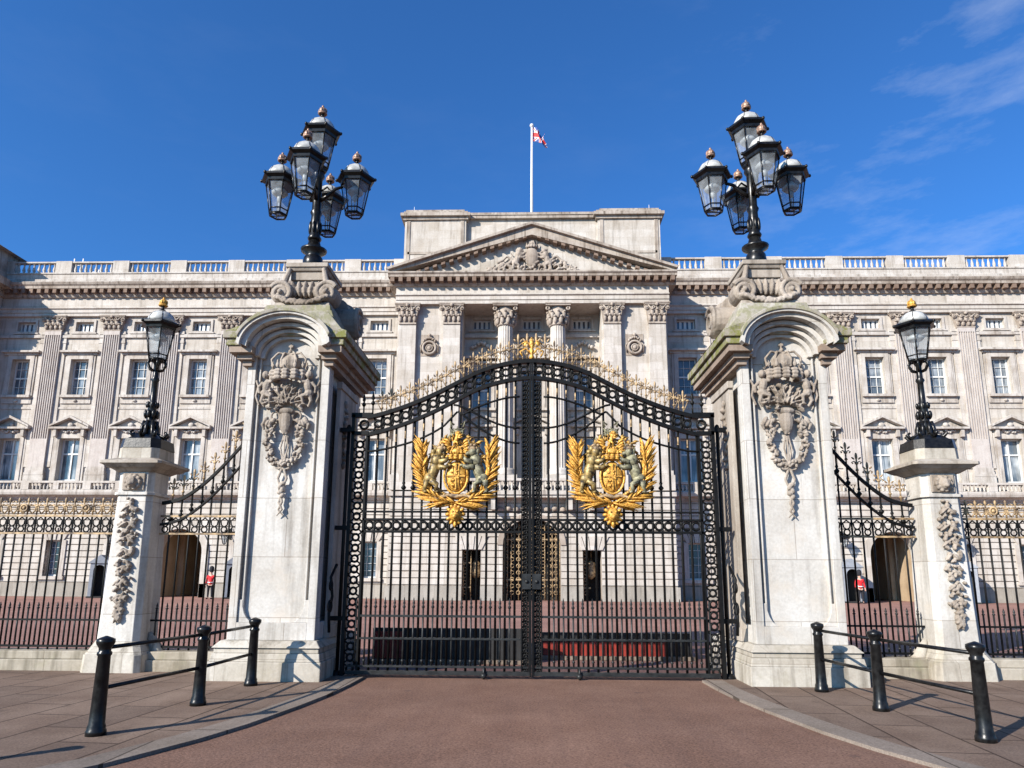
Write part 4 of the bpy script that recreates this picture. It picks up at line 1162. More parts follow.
    q.build('wreath_relief', M['piercarve'], t, remesh=.007)
    # small fixtures: swag on inner side
    q = MB()
    for j in range(10): q.ell((-s * (hx + .08), -.2 + .04 * sin(j), 4.5 - j * .12), (.04, .09, .07), j)
    q.build('side_relief', M['piercarve'], t, remesh=.02)
    return t
for s in (-1, 1): gate_pier(s)

# ------------------------------------------------------------------ lanterns
def lantern(parent, loc, scale=1.0, name='lantern'):
    """hexagonal lantern, origin at bottom of the glass; frame mesh with sub parts"""
    q = MB(); R0, R1, H = .17, .28, .62
    for k in range(6):
        a = PI / 3 * k; q.tube([(R0 * cos(a), R0 * sin(a), 0), (R1 * cos(a), R1 * sin(a), H)], .013, 4)
    for (rr_, zz_, tt_) in ((R0 - .02, -.02, .018), (R0 + .012, .09, .014), (R0 + .002, .0, .012)):
        q.tube([(rr_ * cos(PI / 3 * k), rr_ * sin(PI / 3 * k), zz_) for k in range(7)], tt_, 5)
    q.tube([(-R0, 0, -.02), (R0, 0, -.02)], .01, 4)
    q.lathe((0, 0, H), [(R1 - .01, 0), (R1 + .02, .0), (R1 + .03, .05), (R1 + .10, .09), (R1 + .10, .13), (R1 + .02, .17), (R1 - .03, .17)], 6, smooth=False)
    for k in range(6):
        a = PI / 3 * k; q.ell(((R1 + .1) * cos(a), (R1 + .1) * sin(a), H + .11), (.03, .03, .035), 0, 6, 4)
        pts = [(.255 * cos(b_) * cos(a), .255 * cos(b_) * sin(a), H + .17 + .25 * sin(b_)) for b_ in [PI / 2 * j / 5 for j in range(6)]]
        q.tube(pts, .009, 4)
    q.lathe((0, 0, H + .41), [(.07, 0), (.06, .03), (.03, .05), (.03, .1), (.05, .12)], 8)
    fr = q.build(name, M['blackpaint'], parent, loc); fr.scale = (scale,) * 3
    q = MB(); q.lathe((0, 0, 0.005), [(R0 - .04, -.02), (R0 - .01, 0), (R1 - .015, H)], 6, smooth=False); q.build('lantern_glass', M['glass'], fr)
    q = MB(); q.lathe((0, 0, H + .16), [(.262, 0), (.252, .08), (.205, .17), (.125, .235), (.05, .26)], 16); q.build('lantern_dome', M['opal'], fr)
    q = MB(); q.lathe((0, 0, H - .2), [(.12, 0), (.16, .05), (.1, .12), (.05, .18)], 10); q.tube([(0, 0, .0), (0, 0, H - .2)], .012, 5); q.ell((0, 0, H - .27), (.05, .05, .09)); q.build('lantern_burner', M['opal'], fr)
    q = MB(); zc = H + .545
    q.ring((0, 0, zc), .072, .02, 'z', 10, 5); q.ell((0, 0, zc + .06), (.075, .075, .08)); q.ring((0, 0, zc + .05), .08, .013, 'y', 12, 4); q.ring((0, 0, zc + .05), .075, .013, 'x', 12, 4); q.ell((0, 0, zc + .15), (.025, .025, .035))
    q.build('lantern_crown', M['copper'], fr)
    return fr
proto_l = None
def big_lamp(s):
    nm = 'left' if s < 0 else 'right'
    t = thing('lamp_standard', 'black lamp standard with five hexagonal lanterns on top of the %s gate pier' % nm, 'lamp', (s * 4.05 + (.03 if s > 0 else 0), 12.0, 7.09), 0, 'five lantern lamp standards')
    q = MB()
    q.lathe((0, 0, 0), [(.13, 0), (.17, .05), (.185, .14), (.17, .25), (.12, .31), (.23, .38), (.24, .42), (.13, .48), (.10, .6)], 16)
    q.lathe((0, 0, .6), [(.11, 0), (.13, .04), (.1, .1), (.085, .5), (.11, .56), (.085, .62), (.08, 1.25), (.12, 1.32), (.1, 1.4), (.06, 1.5), (.05, 2.0)], 12)
    for k in range(8): a = PI / 4 * k; q.ell((.1 * cos(a), .1 * sin(a), .85), (.03, .03, .12), 0, 6, 5)
    q.build('stem', M['blackpaint'], t)
    for k in range(4):
        a = PI / 2 * k; c_, s_ = cos(a), sin(a); q = MB()
        q.tube([(c_ * r, s_ * r, z) for r, z in ((.06, 1.42), (.2, 1.52), (.34, 1.66), (.48, 1.70))], [.045, .04, .034, .03], 6)
        q.tube([(c_ * r, s_ * r, z) for r, z in ((.07, 1.62), (.18, 1.7), (.26, 1.6), (.2, 1.54))], .02, 5)
        q.build('arm', M['blackpaint'], t)
    for k in range(4):
        a = PI / 2 * k; lantern(t, (.72 * cos(a), .72 * sin(a), 1.13), .97)
    lantern(t, (0, 0, 2.09)); q = MB(); q.lathe((0, 0, 1.94), [(.05, 0), (.13, .05), (.16, .11)], 6); q.build('lantern_collar', M['blackpaint'], t)
    return t
for s in (-1, 1): big_lamp(s)

# ------------------------------------------------------------------ small piers and single lamps
def small_pier(s):
    nm = 'left' if s < 0 else 'right'
    t = thing('small_pier', 'slim stone pier carved with hanging foliage, %s of the gates, carrying a single lamp' % nm, 'gate pier', (s * 6.78, 12.0, 0), 0, 'slim stone piers')
    h_ = .34; ch = .09
    q = MB(); q.frus((0, 0), PZ - .1, (.5, .5), .3, (.48, .48), .08, .08); q.frus((0, 0), .3, (.47, .47), .42, (.40, .40), .08, .08); q.frus((0, 0), .42, (.40, .40), .5, (.36, .36), .08, .08); q.build('base', M['pierbase'], t, bevel=.008)
    q = MB(); q.frus((0, 0), .5, (.36, .36), 2.9, (.31, .31), .085, .085)
    q.frus((0, 0), 2.9, (.35, .35), 2.95, (.35, .35), .09, .09); q.frus((0, 0), 2.95, (.31, .31), 3.3, (.31, .31), .085, .085); q.build('shaft', M['pier'], t, bevel=.006)
    q = MB(); q.frus((0, 0), 3.3, (.33, .33), 3.36, (.42, .42), .06, .06); q.frus((0, 0), 3.36, (.44, .44), 3.42, (.52, .52), .05, .05); q.frus((0, 0), 3.42, (.54, .54), 3.47, (.54, .54), .05, .05); q.frus((0, 0), 3.47, (.52, .52), 3.53, (.38, .38), .05, .05)
    q.build('cornice', M['pierdirt'], t, bevel=.006)
    q = MB(); q.frus((0, 0), 3.53, (.36, .36), 3.72, (.35, .35), .1, .1); q.build('lamp_block', M['pierbase'], t, bevel=.008)
    q = MB(); rn = random.Random(4)
    for (zc, w) in ((2.72, .13), (2.45, .15), (2.2, .15), (1.98, .12), (1.72, .11), (1.5, .13), (1.25, .13), (1.05, .08), (.9, .05)):
        for k in range(16):
            yy = -.36 + (zc - .5) / 2.4 * .05 + .0
            a = rn.random() * 6.28; r = w * 1.15 * rn.random() ** .5
            q.ell((r * cos(a), yy - .04, zc + r * .9 * sin(a)), (.038, .055, .026), rn.random() * 3, 6, 5)
        q.leaf((0, zc), (-w * 1.1, zc - .12), .04, .05, -.36); q.leaf((0, zc), (w * 1.1, zc - .12), .04, .05, -.36)
    q.build('foliage_relief', M['piercarve'], t, remesh=.011)
    q = MB(); y_ = -.31
    q.box(-.19, .19, y_ - .03, y_ - .001, 2.98, 3.27); q.ell((0, y_ - .08, 3.12), (.09, .08, .1)); q.ell((0, y_ - .15, 3.08), (.04, .03, .03))
    for k in range(10): a = k * .628; q.ell((.12 * cos(a), y_ - .05, 3.12 + .11 * sin(a)), (.035, .04, .04), a)
    q.build('lion_mask', M['piercarve'], t, remesh=.011)
    # side scroll foot
    for s2, bb in ((-1, 0), (1, 0)):
        q = MB(); pts = [(s2 * .48, 0, .1), (s2 * .52, 0, .3), (s2 * .44, 0, .46), (s2 * .36, 0, .62)]
        q.tube(pts, [.12, .13, .09, .04], 8); q.build('scroll_foot', M['pierbase'], t)
    # lamp
    l = thing('street_lamp', 'ornate black single lantern lamp on the slim %s pier' % nm, 'lamp', (s * 6.78, 12.0, 3.72), 0, 'single lamps on the slim piers')
    q = MB()
    q.frus((0, 0), 0, (.36, .36), .17, (.34, .34), .12, .12); q.frus((0, 0), .17, (.31, .31), .27, (.2, .2), .1, .06); q.build('foot', M['blackpaint'], l)
    q = MB(); q.lathe((0, 0, .2), [(.17, 0), (.1, .1), (.09, .2), (.13, .28), (.08, .36), (.075, .6), (.09, .66), (.055, .72), (.05, 1.1), (.075, 1.15), (.05, 1.2), (.045, 1.42), (.08, 1.5), (.12, 1.56)], 12)
    for k in range(8):
        a = PI / 4 * k
        q.tube([(r * cos(a), r * sin(a), z) for r, z in ((.1, .55), (.13, .42), (.14, .3), (.27, .24), (.32, .3), (.27, .34))], [.03, .035, .035, .035, .03, .025], 6)
        q.ell((.1 * cos(a), .1 * sin(a), .68), (.035, .035, .08)); q.ell((.09 * cos(a + .4), .09 * sin(a + .4), .86), (.025, .025, .06))
    for k in range(6):
        a = PI / 3 * k; q.tube([(r * cos(a), r * sin(a), z) for r, z in ((.05, 1.52), (.12, 1.55), (.17, 1.65), (.14, 1.72))], .02, 5)
    q.build('stem', M['blackpaint'], l)
    f_ = lantern(l, (0, 0, 1.74), .93)
    l.scale = (1, 1, .96 if s < 0 else .93)
    for c_ in kids(f_):
        if c_.name.startswith('lantern_crown'): c_.data.materials[0] = M['gold']
    return t
for s in (-1, 1): small_pier(s)

# ------------------------------------------------------------------ ironwork
def rings_row(mb, x0, x1, z, r, t=.02, y=0, n=None):
    n = n or max(1, int(round((x1 - x0) / (2.15 * r))))
    for i in range(n): mb.ring((x0 + (i + .5) * (x1 - x0) / n, y, z), r, t, 'y', 12, 4)
def stile_lattice(mb, x0, x1, z0, z1, y=0, w=.035, solid=0):
    mb.box(x0, x0 + w, y - .03, y + .03, z0, z1); mb.box(x1 - w, x1, y - .03, y + .03, z0, z1)
    cw = x1 - x0 - 2 * w; r = cw * .27; z = z0 + cw * .45; xc = (x0 + x1) / 2
    while z < z1 - cw * .5:
        mb.ring((xc, y, z), r, .02, 'y', 12, 4)
        h2 = cw * .43
        for a, b_ in ((-1, -1), (1, -1), (-1, 1), (1, 1)):
            mb.tube([(xc + a * r * .8, y, z + b_ * r * .8), (xc + a * cw / 2, y, z + b_ * h2)], .017, 4)
        z += cw * .86
GT = [(0, 5.19), (.3, 5.165), (.64, 5.09), (.94, 4.98), (1.28, 4.80), (1.62, 4.62), (1.95, 4.47), (2.26, 4.35), (2.62, 4.24), (2.91, 4.19), (3.1, 4.18)]
def gz(x): return smoothcurve(GT, abs(x))
def spear_mb(kind):
    q = MB()
    if kind == 'finial_dark':
        q.tube([(0, 0, 0), (0, 0, .2)], .014, 5); q.lathe((0, 0, .16), [(.012, 0), (.034, .03), (.036, .05), (.012, .09), (.03, .12), (.02, .17), (.004, .24)], 8)
    elif kind == 'finial':
        q.tube([(0, 0, 0), (0, 0, .3)], .011, 5)
        q.lathe((0, 0, .06), [(.01, 0), (.026, .02), (.01, .05)], 6)
        q.ell((0, 0, .2), (.028, .02, .028)); q.ell((0, 0, .32), (.02, .014, .065))
        for s_ in (-1, 1):
            q.tube([(0, 0, .2), (s_ * .04, 0, .235), (s_ * .065, 0, .215), (s_ * .05, 0, .19)], .011, 4); q.ell((s_ * .045, 0, .285), (.014, .01, .03), -s_ * .7)
    elif kind == 'dog':
        q.tube([(0, 0, .1), (0, 0, 1.02)], .016, 5); q.lathe((0, 0, 1.0), [(.01, 0), (.03, .03), (.012, .06), (.022, .09), (.003, .18)], 6); q.lathe((0, 0, .17), [(.01, 0), (.028, .03), (.01, .06)], 6)
    return q
finm = spear_mb('finial').build('finial', M['golddull']).data
findm = spear_mb('finial_dark').build('finial', M['iron']).data
dogm = spear_mb('dog').build('dog_bar', M['ironlit']).data
for o in [o for o in COL.objects if o.data in (finm, findm, dogm)]: bpy.data.objects.remove(o)
def put(me, name, parent, loc, scale=None):
    o = bpy.data.objects.new(name, me); COL.objects.link(o); o.parent = parent; o.location = loc
    if scale: o.scale = scale
    return o
barcache = {}
def bar(parent, x, z0, z1, r=.0155, name='bar', studs=(), yy=0, mat='iron'):
    q = MB(); q.tube([(0, 0, z0), (0, 0, z1)], r, 5)
    for z in studs:
        q.lathe((0, 0, z - .07), [(.012, 0), (.04, .03), (.045, .05), (.014, .09), (.03, .12), (.01, .17)], 8)
    return q.build(name, M[mat], parent, (x, yy, 0))

def coat_of_arms(parent, cx, cz):
    """gilded royal arms, origin at centre, about 1.4 x 1.7"""
    fr = MB()
    fr.ring((0, .03, -.02), .5, .02, 'y', 24, 5)
    root = fr.build('coat_of_arms', M['golddull'], parent, (cx, -.06, cz))
    # palm wreath
    w = MB(); rn = random.Random(8)
    for s_ in (-1, 1):
        spine = [(s_ * .0, -.60), (s_ * .2, -.57), (s_ * .38, -.47), (s_ * .49, -.30), (s_ * .545, -.12), (s_ * .55, .12), (s_ * .54, .32)]
        w.tube([(x, -.02, z) for x, z in spine], [.04, .04, .036, .032, .03, .024, .016], 6)
        for lay in range(2):
            for k in range(40):
                t_ = k / 39 * (len(spine) - 1.01); i = int(t_); f_ = t_ - i
                x = spine[i][0] + (spine[i + 1][0] - spine[i][0]) * f_; z = spine[i][1] + (spine[i + 1][1] - spine[i][1]) * f_
                dx, dz = spine[i + 1][0] - spine[i][0], spine[i + 1][1] - spine[i][1]; a = math.atan2(dz, dx)
                for sd in (-1, 1):
                    outer = (sd * s_ < 0)
                    ln = (.25 if outer else .17) * (.8 + .35 * rn.random()) * (1.35 if t_ < 2.2 and outer else 1)
                    b_ = a + sd * ((.50 if outer and t_ > 2.2 else .22) + .3 * rn.random())
                    w.leaf((x, z), (x + ln * cos(b_), z + ln * sin(b_)), .024, .03, -.03 - .05 * rn.random() * (1 + lay))
    w.build('palm_wreath', M['gold'], root)
    # shield
    q = MB()
    q.ell((0, -.06, -.16), (.175, .06, .26), 0, 14, 8); 
    q.tube([(.195 * cos(a), -.1, -.16 + .285 * sin(a)) for a in [2 * PI * k / 20 for k in range(21)]], .022, 6)
    for i in range(5): q.tube([((i - 2) * .05, -.125 + .008 * abs(i - 2) ** 2, .02), ((i - 2) * .05, -.125 + .008 * abs(i - 2) ** 2, -.34)], .008, 4)
    q.box(-.15, .15, -.13, -.07, -.17, -.15); q.box(-.01, .01, -.131, -.07, -.38, .05)
    for k in range(14): q.ell((rn.uniform(-.1, .1), -.12, -.16 + rn.uniform(-.16, .16)), (.025, .02, .018), rn.random() * 3, 6, 4)
    q.build('shield', M['gold'], root)
    q = MB()
    for k in range(120):
        a = rn.uniform(-.6, PI + .6); R_ = rn.uniform(.16, .46); x, z = R_ * cos(a), .12 + R_ * .85 * sin(a); b_ = a + rn.uniform(-1.2, 1.2); ln = rn.uniform(.06, .13)
        q.leaf((x, z), (x + ln * cos(b_), z + ln * sin(b_)), .026, .035, -.03 - .03 * rn.random(), .02)
    for k in range(26):
        a = -PI * (k + .5) / 26; q.ell((.36 * cos(a), -.05, -.2 + .3 * sin(a)), (.045, .04, .03), rn.random() * 3, 6, 4)
    q.build('mantling', M['golddull2'], root)
    q = MB(); crown(q, 0, -.06, .13, .16, .25, .1)
    # mantling, crest lion on top
    for s_ in (-1, 1):
        for j in range(5): q.leaf((s_ * .1, .22 + .04 * j), (s_ * (.24 + .03 * (j % 2)), .26 + .05 * j), .035, .04, -.06, s_ * .03)
    creature(q, 0, -.1, .36, .24, 1)
    q.build('crown', M['gold'], root)
    q = MB(); crown(q, 0, -.02, .53, .1, .14, .06)
    for s_ in (-1, 1):
        q.tube([(s_ * .03, 0, .5), (s_ * .12, 0, .54), (s_ * .2, 0, .47), (s_ * .26, 0, .5)], .018, 5); q.tube([(s_ * .06, 0, .72), (s_ * .12, 0, .78), (s_ * .1, 0, .68)], .02, 5)
        q.leaf((s_ * .02, .55), (s_ * .14, .66), .03, .03, -.02)
    q.build('crest_scroll', M['verdigris'], root)
    q = MB(); creature(q, -.37, -.08, -.40, .76, 1, False, 1.05); q.build('lion_supporter', M['lionpatina'], root)
    q = MB(); creature(q, .37, -.08, -.40, .76, -1, True, 1.05); q.build('unicorn_supporter', M['verdigris'], root)
    q = MB()
    for s_, x in ((-1, -.26), (1, .27)):
        q.ell((x, -.14, .29), (.06, .04, .05)); 
        for k in range(6): q.ell((x + .06 * cos(k), -.12, .3 + .06 * sin(k)), (.03, .03, .03))
    # motto ribbon
    q.tube([(x, -.09, z) for x, z in ((-.42, -.42), (-.3, -.52), (-.12, -.47), (0, -.5), (.12, -.47), (.3, -.52), (.42, -.42))], .03, 6)
    q.build('motto_ribbon', M['golddull'], root)
    # lion mask pendant
    q = MB(); q.ell((0, -.08, -.78), (.1, .08, .12), 0, 10, 8); q.ell((0, -.16, -.82), (.045, .04, .04)); q.ell((-.04, -.15, -.74), (.02, .02, .02)); q.ell((.04, -.15, -.74), (.02, .02, .02))
    for k in range(12): a = k * .5236; q.ell((.12 * cos(a), -.06, -.78 + .14 * sin(a)), (.05, .04, .03), a, 6, 5)
    q.leaf((0, -.88), (0, -1.0), .05, .04, -.05)
    q.build('lion_mask', M['gold'], root)
    return root

GY = 11.5
def gate_leaf(s):
    nm = 'left' if s < 0 else 'right'
    t = thing('gate_leaf', 'tall black wrought iron %s gate leaf with gilded coat of arms' % nm, 'gate', (0, GY, 0), 0, 'leaves of the great gate')
    X = lambda x: s * x
    def bx(mb, x0, x1, *r): mb.box(*sorted((X(x0), X(x1))), *r)
    # stiles
    q = MB(); x0, x1 = sorted((X(2.75), X(3.02))); stile_lattice(q, x0, x1, .04, 3.95); bx(q, 2.975, 3.03, -.05, .05, .02, 4.25)
    bx(q, 2.74, 3.03, -.05, .05, 3.9, 3.96); bx(q, 2.7, 3.04, -.05, .05, 4.2, 4.28); rings_row(q, *sorted((X(2.74), X(2.92))), 4.08, .07, .022, 0, 1); q.build('hinge_stile', M['iron'], t)
    q = MB(); x0, x1 = sorted((X(.032), X(.17))); stile_lattice(q, x0, x1, .06, gz(0) - .32, 0, .022); bx(q, .002, .032, -.05, .05, .04, 5.22); q.build('meeting_stile', M['iron'], t)
    # rails
    q = MB(); bx(q, .033, 2.94, -.035, .035, .05, .11); bx(q, .06, 2.94, -.02, .02, .16, .19); q.build('bottom_rail', M['ironlit'], t)
    q = MB(); bx(q, .165, 2.78, -.025, .025, .585, .615); bx(q, .165, 2.78, -.025, .025, .93, .965); q.build('lower_rail', M['ironlit'], t)
    q = MB(); bx(q, .165, 2.78, -.03, .03, 2.27, 2.31); bx(q, .165, 2.78, -.03, .03, 2.47, 2.505); bx(q, .165, 2.78, -.025, .025, 2.6, 2.63)
    nn = 17; rings_row(q, *sorted((X(.22), X(2.74))), 2.39, .062, .021, 0, nn)
    q.build('middle_rail', M['iron'], t)
    # arched band
    n = 40; xs = [.0 + 2.78 * i / n for i in range(n + 1)]
    q = MB()
    for dz0, dz1, d in ((-.035, .03, .055), (-.33, -.27, .045)):
        top = [(X(x), gz(x) + dz1) for x in xs]; bot = [(X(x), gz(x) + dz0) for x in xs]
        q.strip_y(top, bot, -d, d)
    nr = 17
    for i in range(nr):
        x = .13 + i * .154; q.ring((X(x), 0, gz(x) - .15), .06, .021, 'y', 12, 4)
        q.tube([(X(x - .077), 0, gz(x - .077) - .3), (X(x - .077), 0, gz(x - .077))], .016, 4)
        for a, b_ in ((-1, -1), (1, -1), (-1, 1), (1, 1)): q.tube([(X(x + a * .045), 0, gz(x) - .15 + b_ * .05), (X(x + a * .075), 0, gz(x + a * .07) - .15 + b_ * .13)], .02, 4)
    q.build('arched_band', M['iron'], t)
    # bars & finials
    nb = 17
    for i in range(nb):
        x = .22 + .154 * (i + .36)
        if x > 2.76: break
        zc = gz(x)
        st = (3.04, 3.22) if any(abs(x - v) < .08 for v in (.33, .49, 1.98, 2.14)) else ()
        bar(t, X(x), .1, zc - .3, .0205, 'bar', st[:1])
        put(dogm, 'dog_bar', t, (X(x + .077), 0, .06))
    for i in range(20):
        x = .077 + i * .154
        if x > 3.0: break
        big_ = 1.25 if x < .3 else 1.0
        if x > 2.6: put(findm, 'finial', t, (X(x), 0, gz(x) + .03))
        else:
            put(finm, 'finial', t, (X(x), 0, gz(x) + .03), (big_ * .95, big_, big_ * 1.0))
            if x < 2.5: put(finm, 'finial', t, (X(x + .077), 0, gz(x + .077) + .03), (.7, .8, .78))
    q = MB(); q.tube([(X(x), 0, gz(x) + .245) for x in [.02 + 2.6 * i / 30 for i in range(31)]], .012, 5)
    for i in range(18):
        x = .0 + (i + .0) * .154 + .077
        if x < 2.6:
            q.ell((X(x + .077), 0, gz(x + .077) + .25), (.03, .02, .022))
            q.tube([(X(x), 0, gz(x) + .05), (X(x + .05), 0, gz(x + .05) + .16), (X(x + .077), 0, gz(x + .077) + .24)], .009, 4)
    q.build('gilded_cresting', M['golddull'], t)
    # secondary arcs
    A = [(2.76, 3.62), (2.21, 3.72), (1.79, 3.87), (1.43, 4.09), (1.25, 4.30)]; Bc = [(1.25, 4.30), (1.02, 4.12), (.6, 3.86), (.2, 3.76)]; Cc = [(1.32, 4.42), (1.13, 4.36), (.6, 4.1), (.2, 4.02)]; Dc = [(1.2, 4.25), (.92, 4.38), (.5, 4.52), (.2, 4.56)]
    q = MB()
    for cv in (A, Bc, Cc, Dc): 
        xs_ = [p_[0] for p_ in cv]; cc = sorted(cv); n_ = 14
        q.tube([(X(x), -.02, smoothcurve(cc, x)) for x in [cc[0][0] + (cc[-1][0] - cc[0][0]) * k / n_ for k in range(n_ + 1)]], .019, 5)
    q.build('scroll_bar', M['iron'], t)
    sq = MB(); sq.ell((0, 0, 0), (.021, .021, .02), 0, 6, 4); sq.ell((0, 0, .12), (.015, .015, .03), 0, 6, 4); sq.tube([(0, 0, 0), (0, 0, .12)], .0185, 5)
    st_me = None
    for i in range(16):
        x = .22 + .154 * (i + .36)
        if st_me is None: st_me = sq.build('gilded_stud', M['golddull'], t, (X(x), -.002, gz(x) - .55)).data
        else: put(st_me, 'gilded_stud', t, (X(x), -.002, gz(x) - .55))
    coat_of_arms(t, -1.24 if s < 0 else 1.315, 3.345)
    # lock box and drop bolt
    q = MB(); bx(q, .01, .15, -.085, -.052, 1.38, 1.62); q.ell((X(.08), -.09, 1.5), (.03, .03, .03)); q.build('lock_plate', M['ironlit'], t)
    q = MB(); q.tube([(X(.75), -.06, .0), (X(.75), -.06, .18)], .02, 6); q.ell((X(.75), -.06, .05), (.05, .05, .045)); q.build('floor_bolt', M['ironlit'], t)
    if s < 0:
        q = MB(); q.lathe((0, 0, 5.22), [(.03, 0), (.05, .04), (.02, .1), (.045, .16), (.02, .22), (.05, .28), (.01, .4)], 8)
        for g_ in (-1, 1):
            q.tube([(0, 0, 5.3), (g_ * .1, 0, 5.42), (g_ * .2, 0, 5.36), (g_ * .16, 0, 5.28)], .018, 5); q.tube([(0, 0, 5.4), (g_ * .09, 0, 5.56), (g_ * .17, 0, 5.5)], .016, 5); q.ell((g_ * .1, 0, 5.5), (.035, .02, .05), g_ * .5)
        q.build('centre_crest', M['gold'], t)
    return t
for s in (-1, 1): gate_leaf(s)
def gate_post(s):
    nm = 'left' if s < 0 else 'right'
    t = thing('gate_post', 'black iron hinge post with brackets between the %s gate leaf and its pier' % nm, 'gate post', (s * 3.10, 11.56, 0), 0, 'iron hinge posts')
    q = MB(); q.tube([(0, 0, .0), (0, 0, 4.04)], .03, 8); q.lathe((0, 0, 4.0), [(.03, 0), (.05, .03), (.03, .08), (.004, .1)], 8); q.lathe((0, 0, 0), [(.09, 0), (.09, .05), (.05, .1)], 8); q.build('post', M['iron'], t)
    for z in (4.0, 2.35, .9):
        q = MB(); q.box(*sorted((-s * .12, s * .14)), -.04, .04, z - .035, z + .035)
        q.build('hinge_bracket', M['iron'], t)
    q = MB()
    q.ring((s * .08, -.3, 1.1), .09, .018, 'x', 12, 5); q.ring((s * .08, -.3, 1.42), .07, .018, 'x', 12, 5); q.tube([(s * .08, -.28, .7), (s * .08, -.34, 1.0), (s * .08, -.2, 1.25), (s * .08, -.33, 1.55), (s * .06, -.1, 1.75)], .024, 5)
    q.build('scroll_bracket', M['iron'], t)
for s in (-1, 1): gate_post(s)

# side railings: swooping between piers, straight beyond
def railing(name, label, s, x0, x1, y, topf, swoop):
    t = thing(name, label, 'railing', (0, y, 0), 0, 'iron railings on low stone plinths')
    X = lambda x: s * x
    def bx(mb, a, b_, *r): mb.box(*sorted((X(a), X(b_))), *r)
    ZB = .33
    q = MB(); bx(q, x0, x1, -.025, .025, ZB + .04, ZB + .075); bx(q, x0, x1, -.02, .02, .80, .83); q.build('lower_rail', M['iron'], t)
    q = MB(); bx(q, x0, x1, -.025, .025, 2.25, 2.28); bx(q, x0, x1, -.025, .025, 2.55, 2.585); q.build('gilded_rail', M['golddull'], t)
    q = MB(); n = int((x1 - x0) / .165); st = (x1 - x0) / n
    for i in range(n):
        x = x0 + (i + .5) * st
        q.ring((X(x), 0, 2.34), .05, .014, 'y', 10, 4)
        for g_ in (-1, 1): q.tube([(X(x) + g_ * .0, 0, 2.54), (X(x) + g_ * .06, 0, 2.49), (X(x) + g_ * .05, 0, 2.42), (X(x) + g_ * .01, 0, 2.39)], .013, 4)
    q.build('scroll_band', M['iron'], t)
    for i in range(n + 1):
        x = x0 + i * st
        if i in (0, n): continue
        zt = topf(x) if swoop else 2.58
        bar(t, X(x), ZB, zt, .0165, 'bar', (zt - .3,) if swoop else ())
        f_ = put(finm, 'finial', t, (X(x), 0, zt), (1.25, 1.2, 1.0 if swoop else .8))
    for i in range(n):
        x = x0 + (i + .5) * st; put(dogm, 'dog_bar', t, (X(x), 0, ZB), (1, 1, .66))
    if swoop:
        q = MB(); m_ = 24; xs = [x0 + (x1 - x0) * k / m_ for k in range(m_ + 1)]
        for dz, w in ((-.03, .03), (-.40, .02)):
            q.strip_y([(X(x), topf(x) + dz + w) for x in xs], [(X(x), topf(x) + dz - w) for x in xs], -.03, .03)
        bx(q, x0, x1, -.02, .02, 2.7, 2.725) if False else None
        q.build('curved_rail', M['iron'], t)
    else:
        q = MB()
        q.tube([(X(x0), 0, 2.68), (X(x1), 0, 2.68)], .012, 4)
        for i in range(n):
            x = x0 + (i + .5) * st
            for g_ in (-1, 1): q.tube([(X(x), 0, 2.6), (X(x) + g_ * .05, 0, 2.66), (X(x) + g_ * .06, 0, 2.73), (X(x) + g_ * .02, 0, 2.76)], .013, 4)
        q.build('gilded_cresting', M['golddull'], t)
        for k in range(1 + int((x1 - x0) // 1.1)):
            q = MB(); x = x0 + .6 + k * 1.1; q.ring((X(x), -.03, 2.70), .06, .02, 'y', 10, 5); q.ell((X(x), -.03, 2.70), (.035, .03, .035)); q.build('gilded_boss', M['golddull'], t)
    return t
SW = [(4.7, 4.45), (4.85, 4.2), (5.02, 3.95), (5.22, 3.70), (5.46, 3.42), (5.71, 3.17), (6.03, 2.93), (6.3, 2.84), (6.5, 2.82)]
for s, nm in ((-1, 'left'), (1, 'right')):
    railing('curved_railing', 'black iron railing with downward curve and gilded spikes between the two %s piers' % nm, s, 4.70, 6.42, 12.0, lambda x: smoothcurve(SW, x), True)
    railing('straight_railing', 'straight black iron railing with gilded top running off to the %s' % nm, s, 7.14, 12.6, 12.0, None, False)
    for a, b_, lb in ((4.87, 6.31, 'short low stone plinth between the two %s piers'), (7.25, 13, 'long low stone plinth under the far %s railing')):
        q = MB(); x0, x1 = sorted((s * a, s * b_)); q.box(x0, x1, 11.72, 12.28, PZ - .1, .2); q.box(x0, x1, 11.78, 12.22, .2, .33)
        tag(q.build('railing_plinth', M['kerbwall'], None, bevel=.015), lb % nm, 'plinth', 'low stone plinths')

# ------------------------------------------------------------------ bollards and rails
def bollard_mesh():
    q = MB(); q.lathe((0, 0, 0), [(0.0950, 0), (0.0950, .045), (0.0851, .06), (0.0851, .085), (0.0745, .11), (0.0699, .26), (0.0593, .75), (0.0699, .765), (0.0699, .785), (0.0562, .80), (0.0593, .83), (0.084, .87), (0.088, .89), (0.086, .915), (0.060, .928), (0.0076, .948)], 20)
    return q
bp = bollard_mesh()
bo = bp.build('bollard', M['blackpaint'])
q_ = MB(); q_.ring((0, 0, .115), .125, .012, 'z', 20, 5)
Bs = [((-4.30, 7.22), 'black bollard nearest the camera on the left pavement'), ((-4.05, 8.85), 'black bollard in the middle of the left row of three'), ((-4.02, 10.40), 'black bollard standing against the left gate pier'),
      ((4.06, 10.40), 'black bollard standing against the right gate pier'), ((4.20, 9.0), 'black bollard in the middle of the right row of three'), ((4.45, 7.42), 'black bollard nearest the camera on the right pavement'),
      ((-5.47, 5.46), 'black bollard just beyond the left edge, its shadow reaching across the pavement corner')]
for i, ((x, y), lb) in enumerate(Bs):
    o = bo if i == 0 else bo.copy()
    if i: COL.objects.link(o)
    o.location = (x, y, PZ); tag(o, lb, 'bollard', 'black bollards either side of the drive')
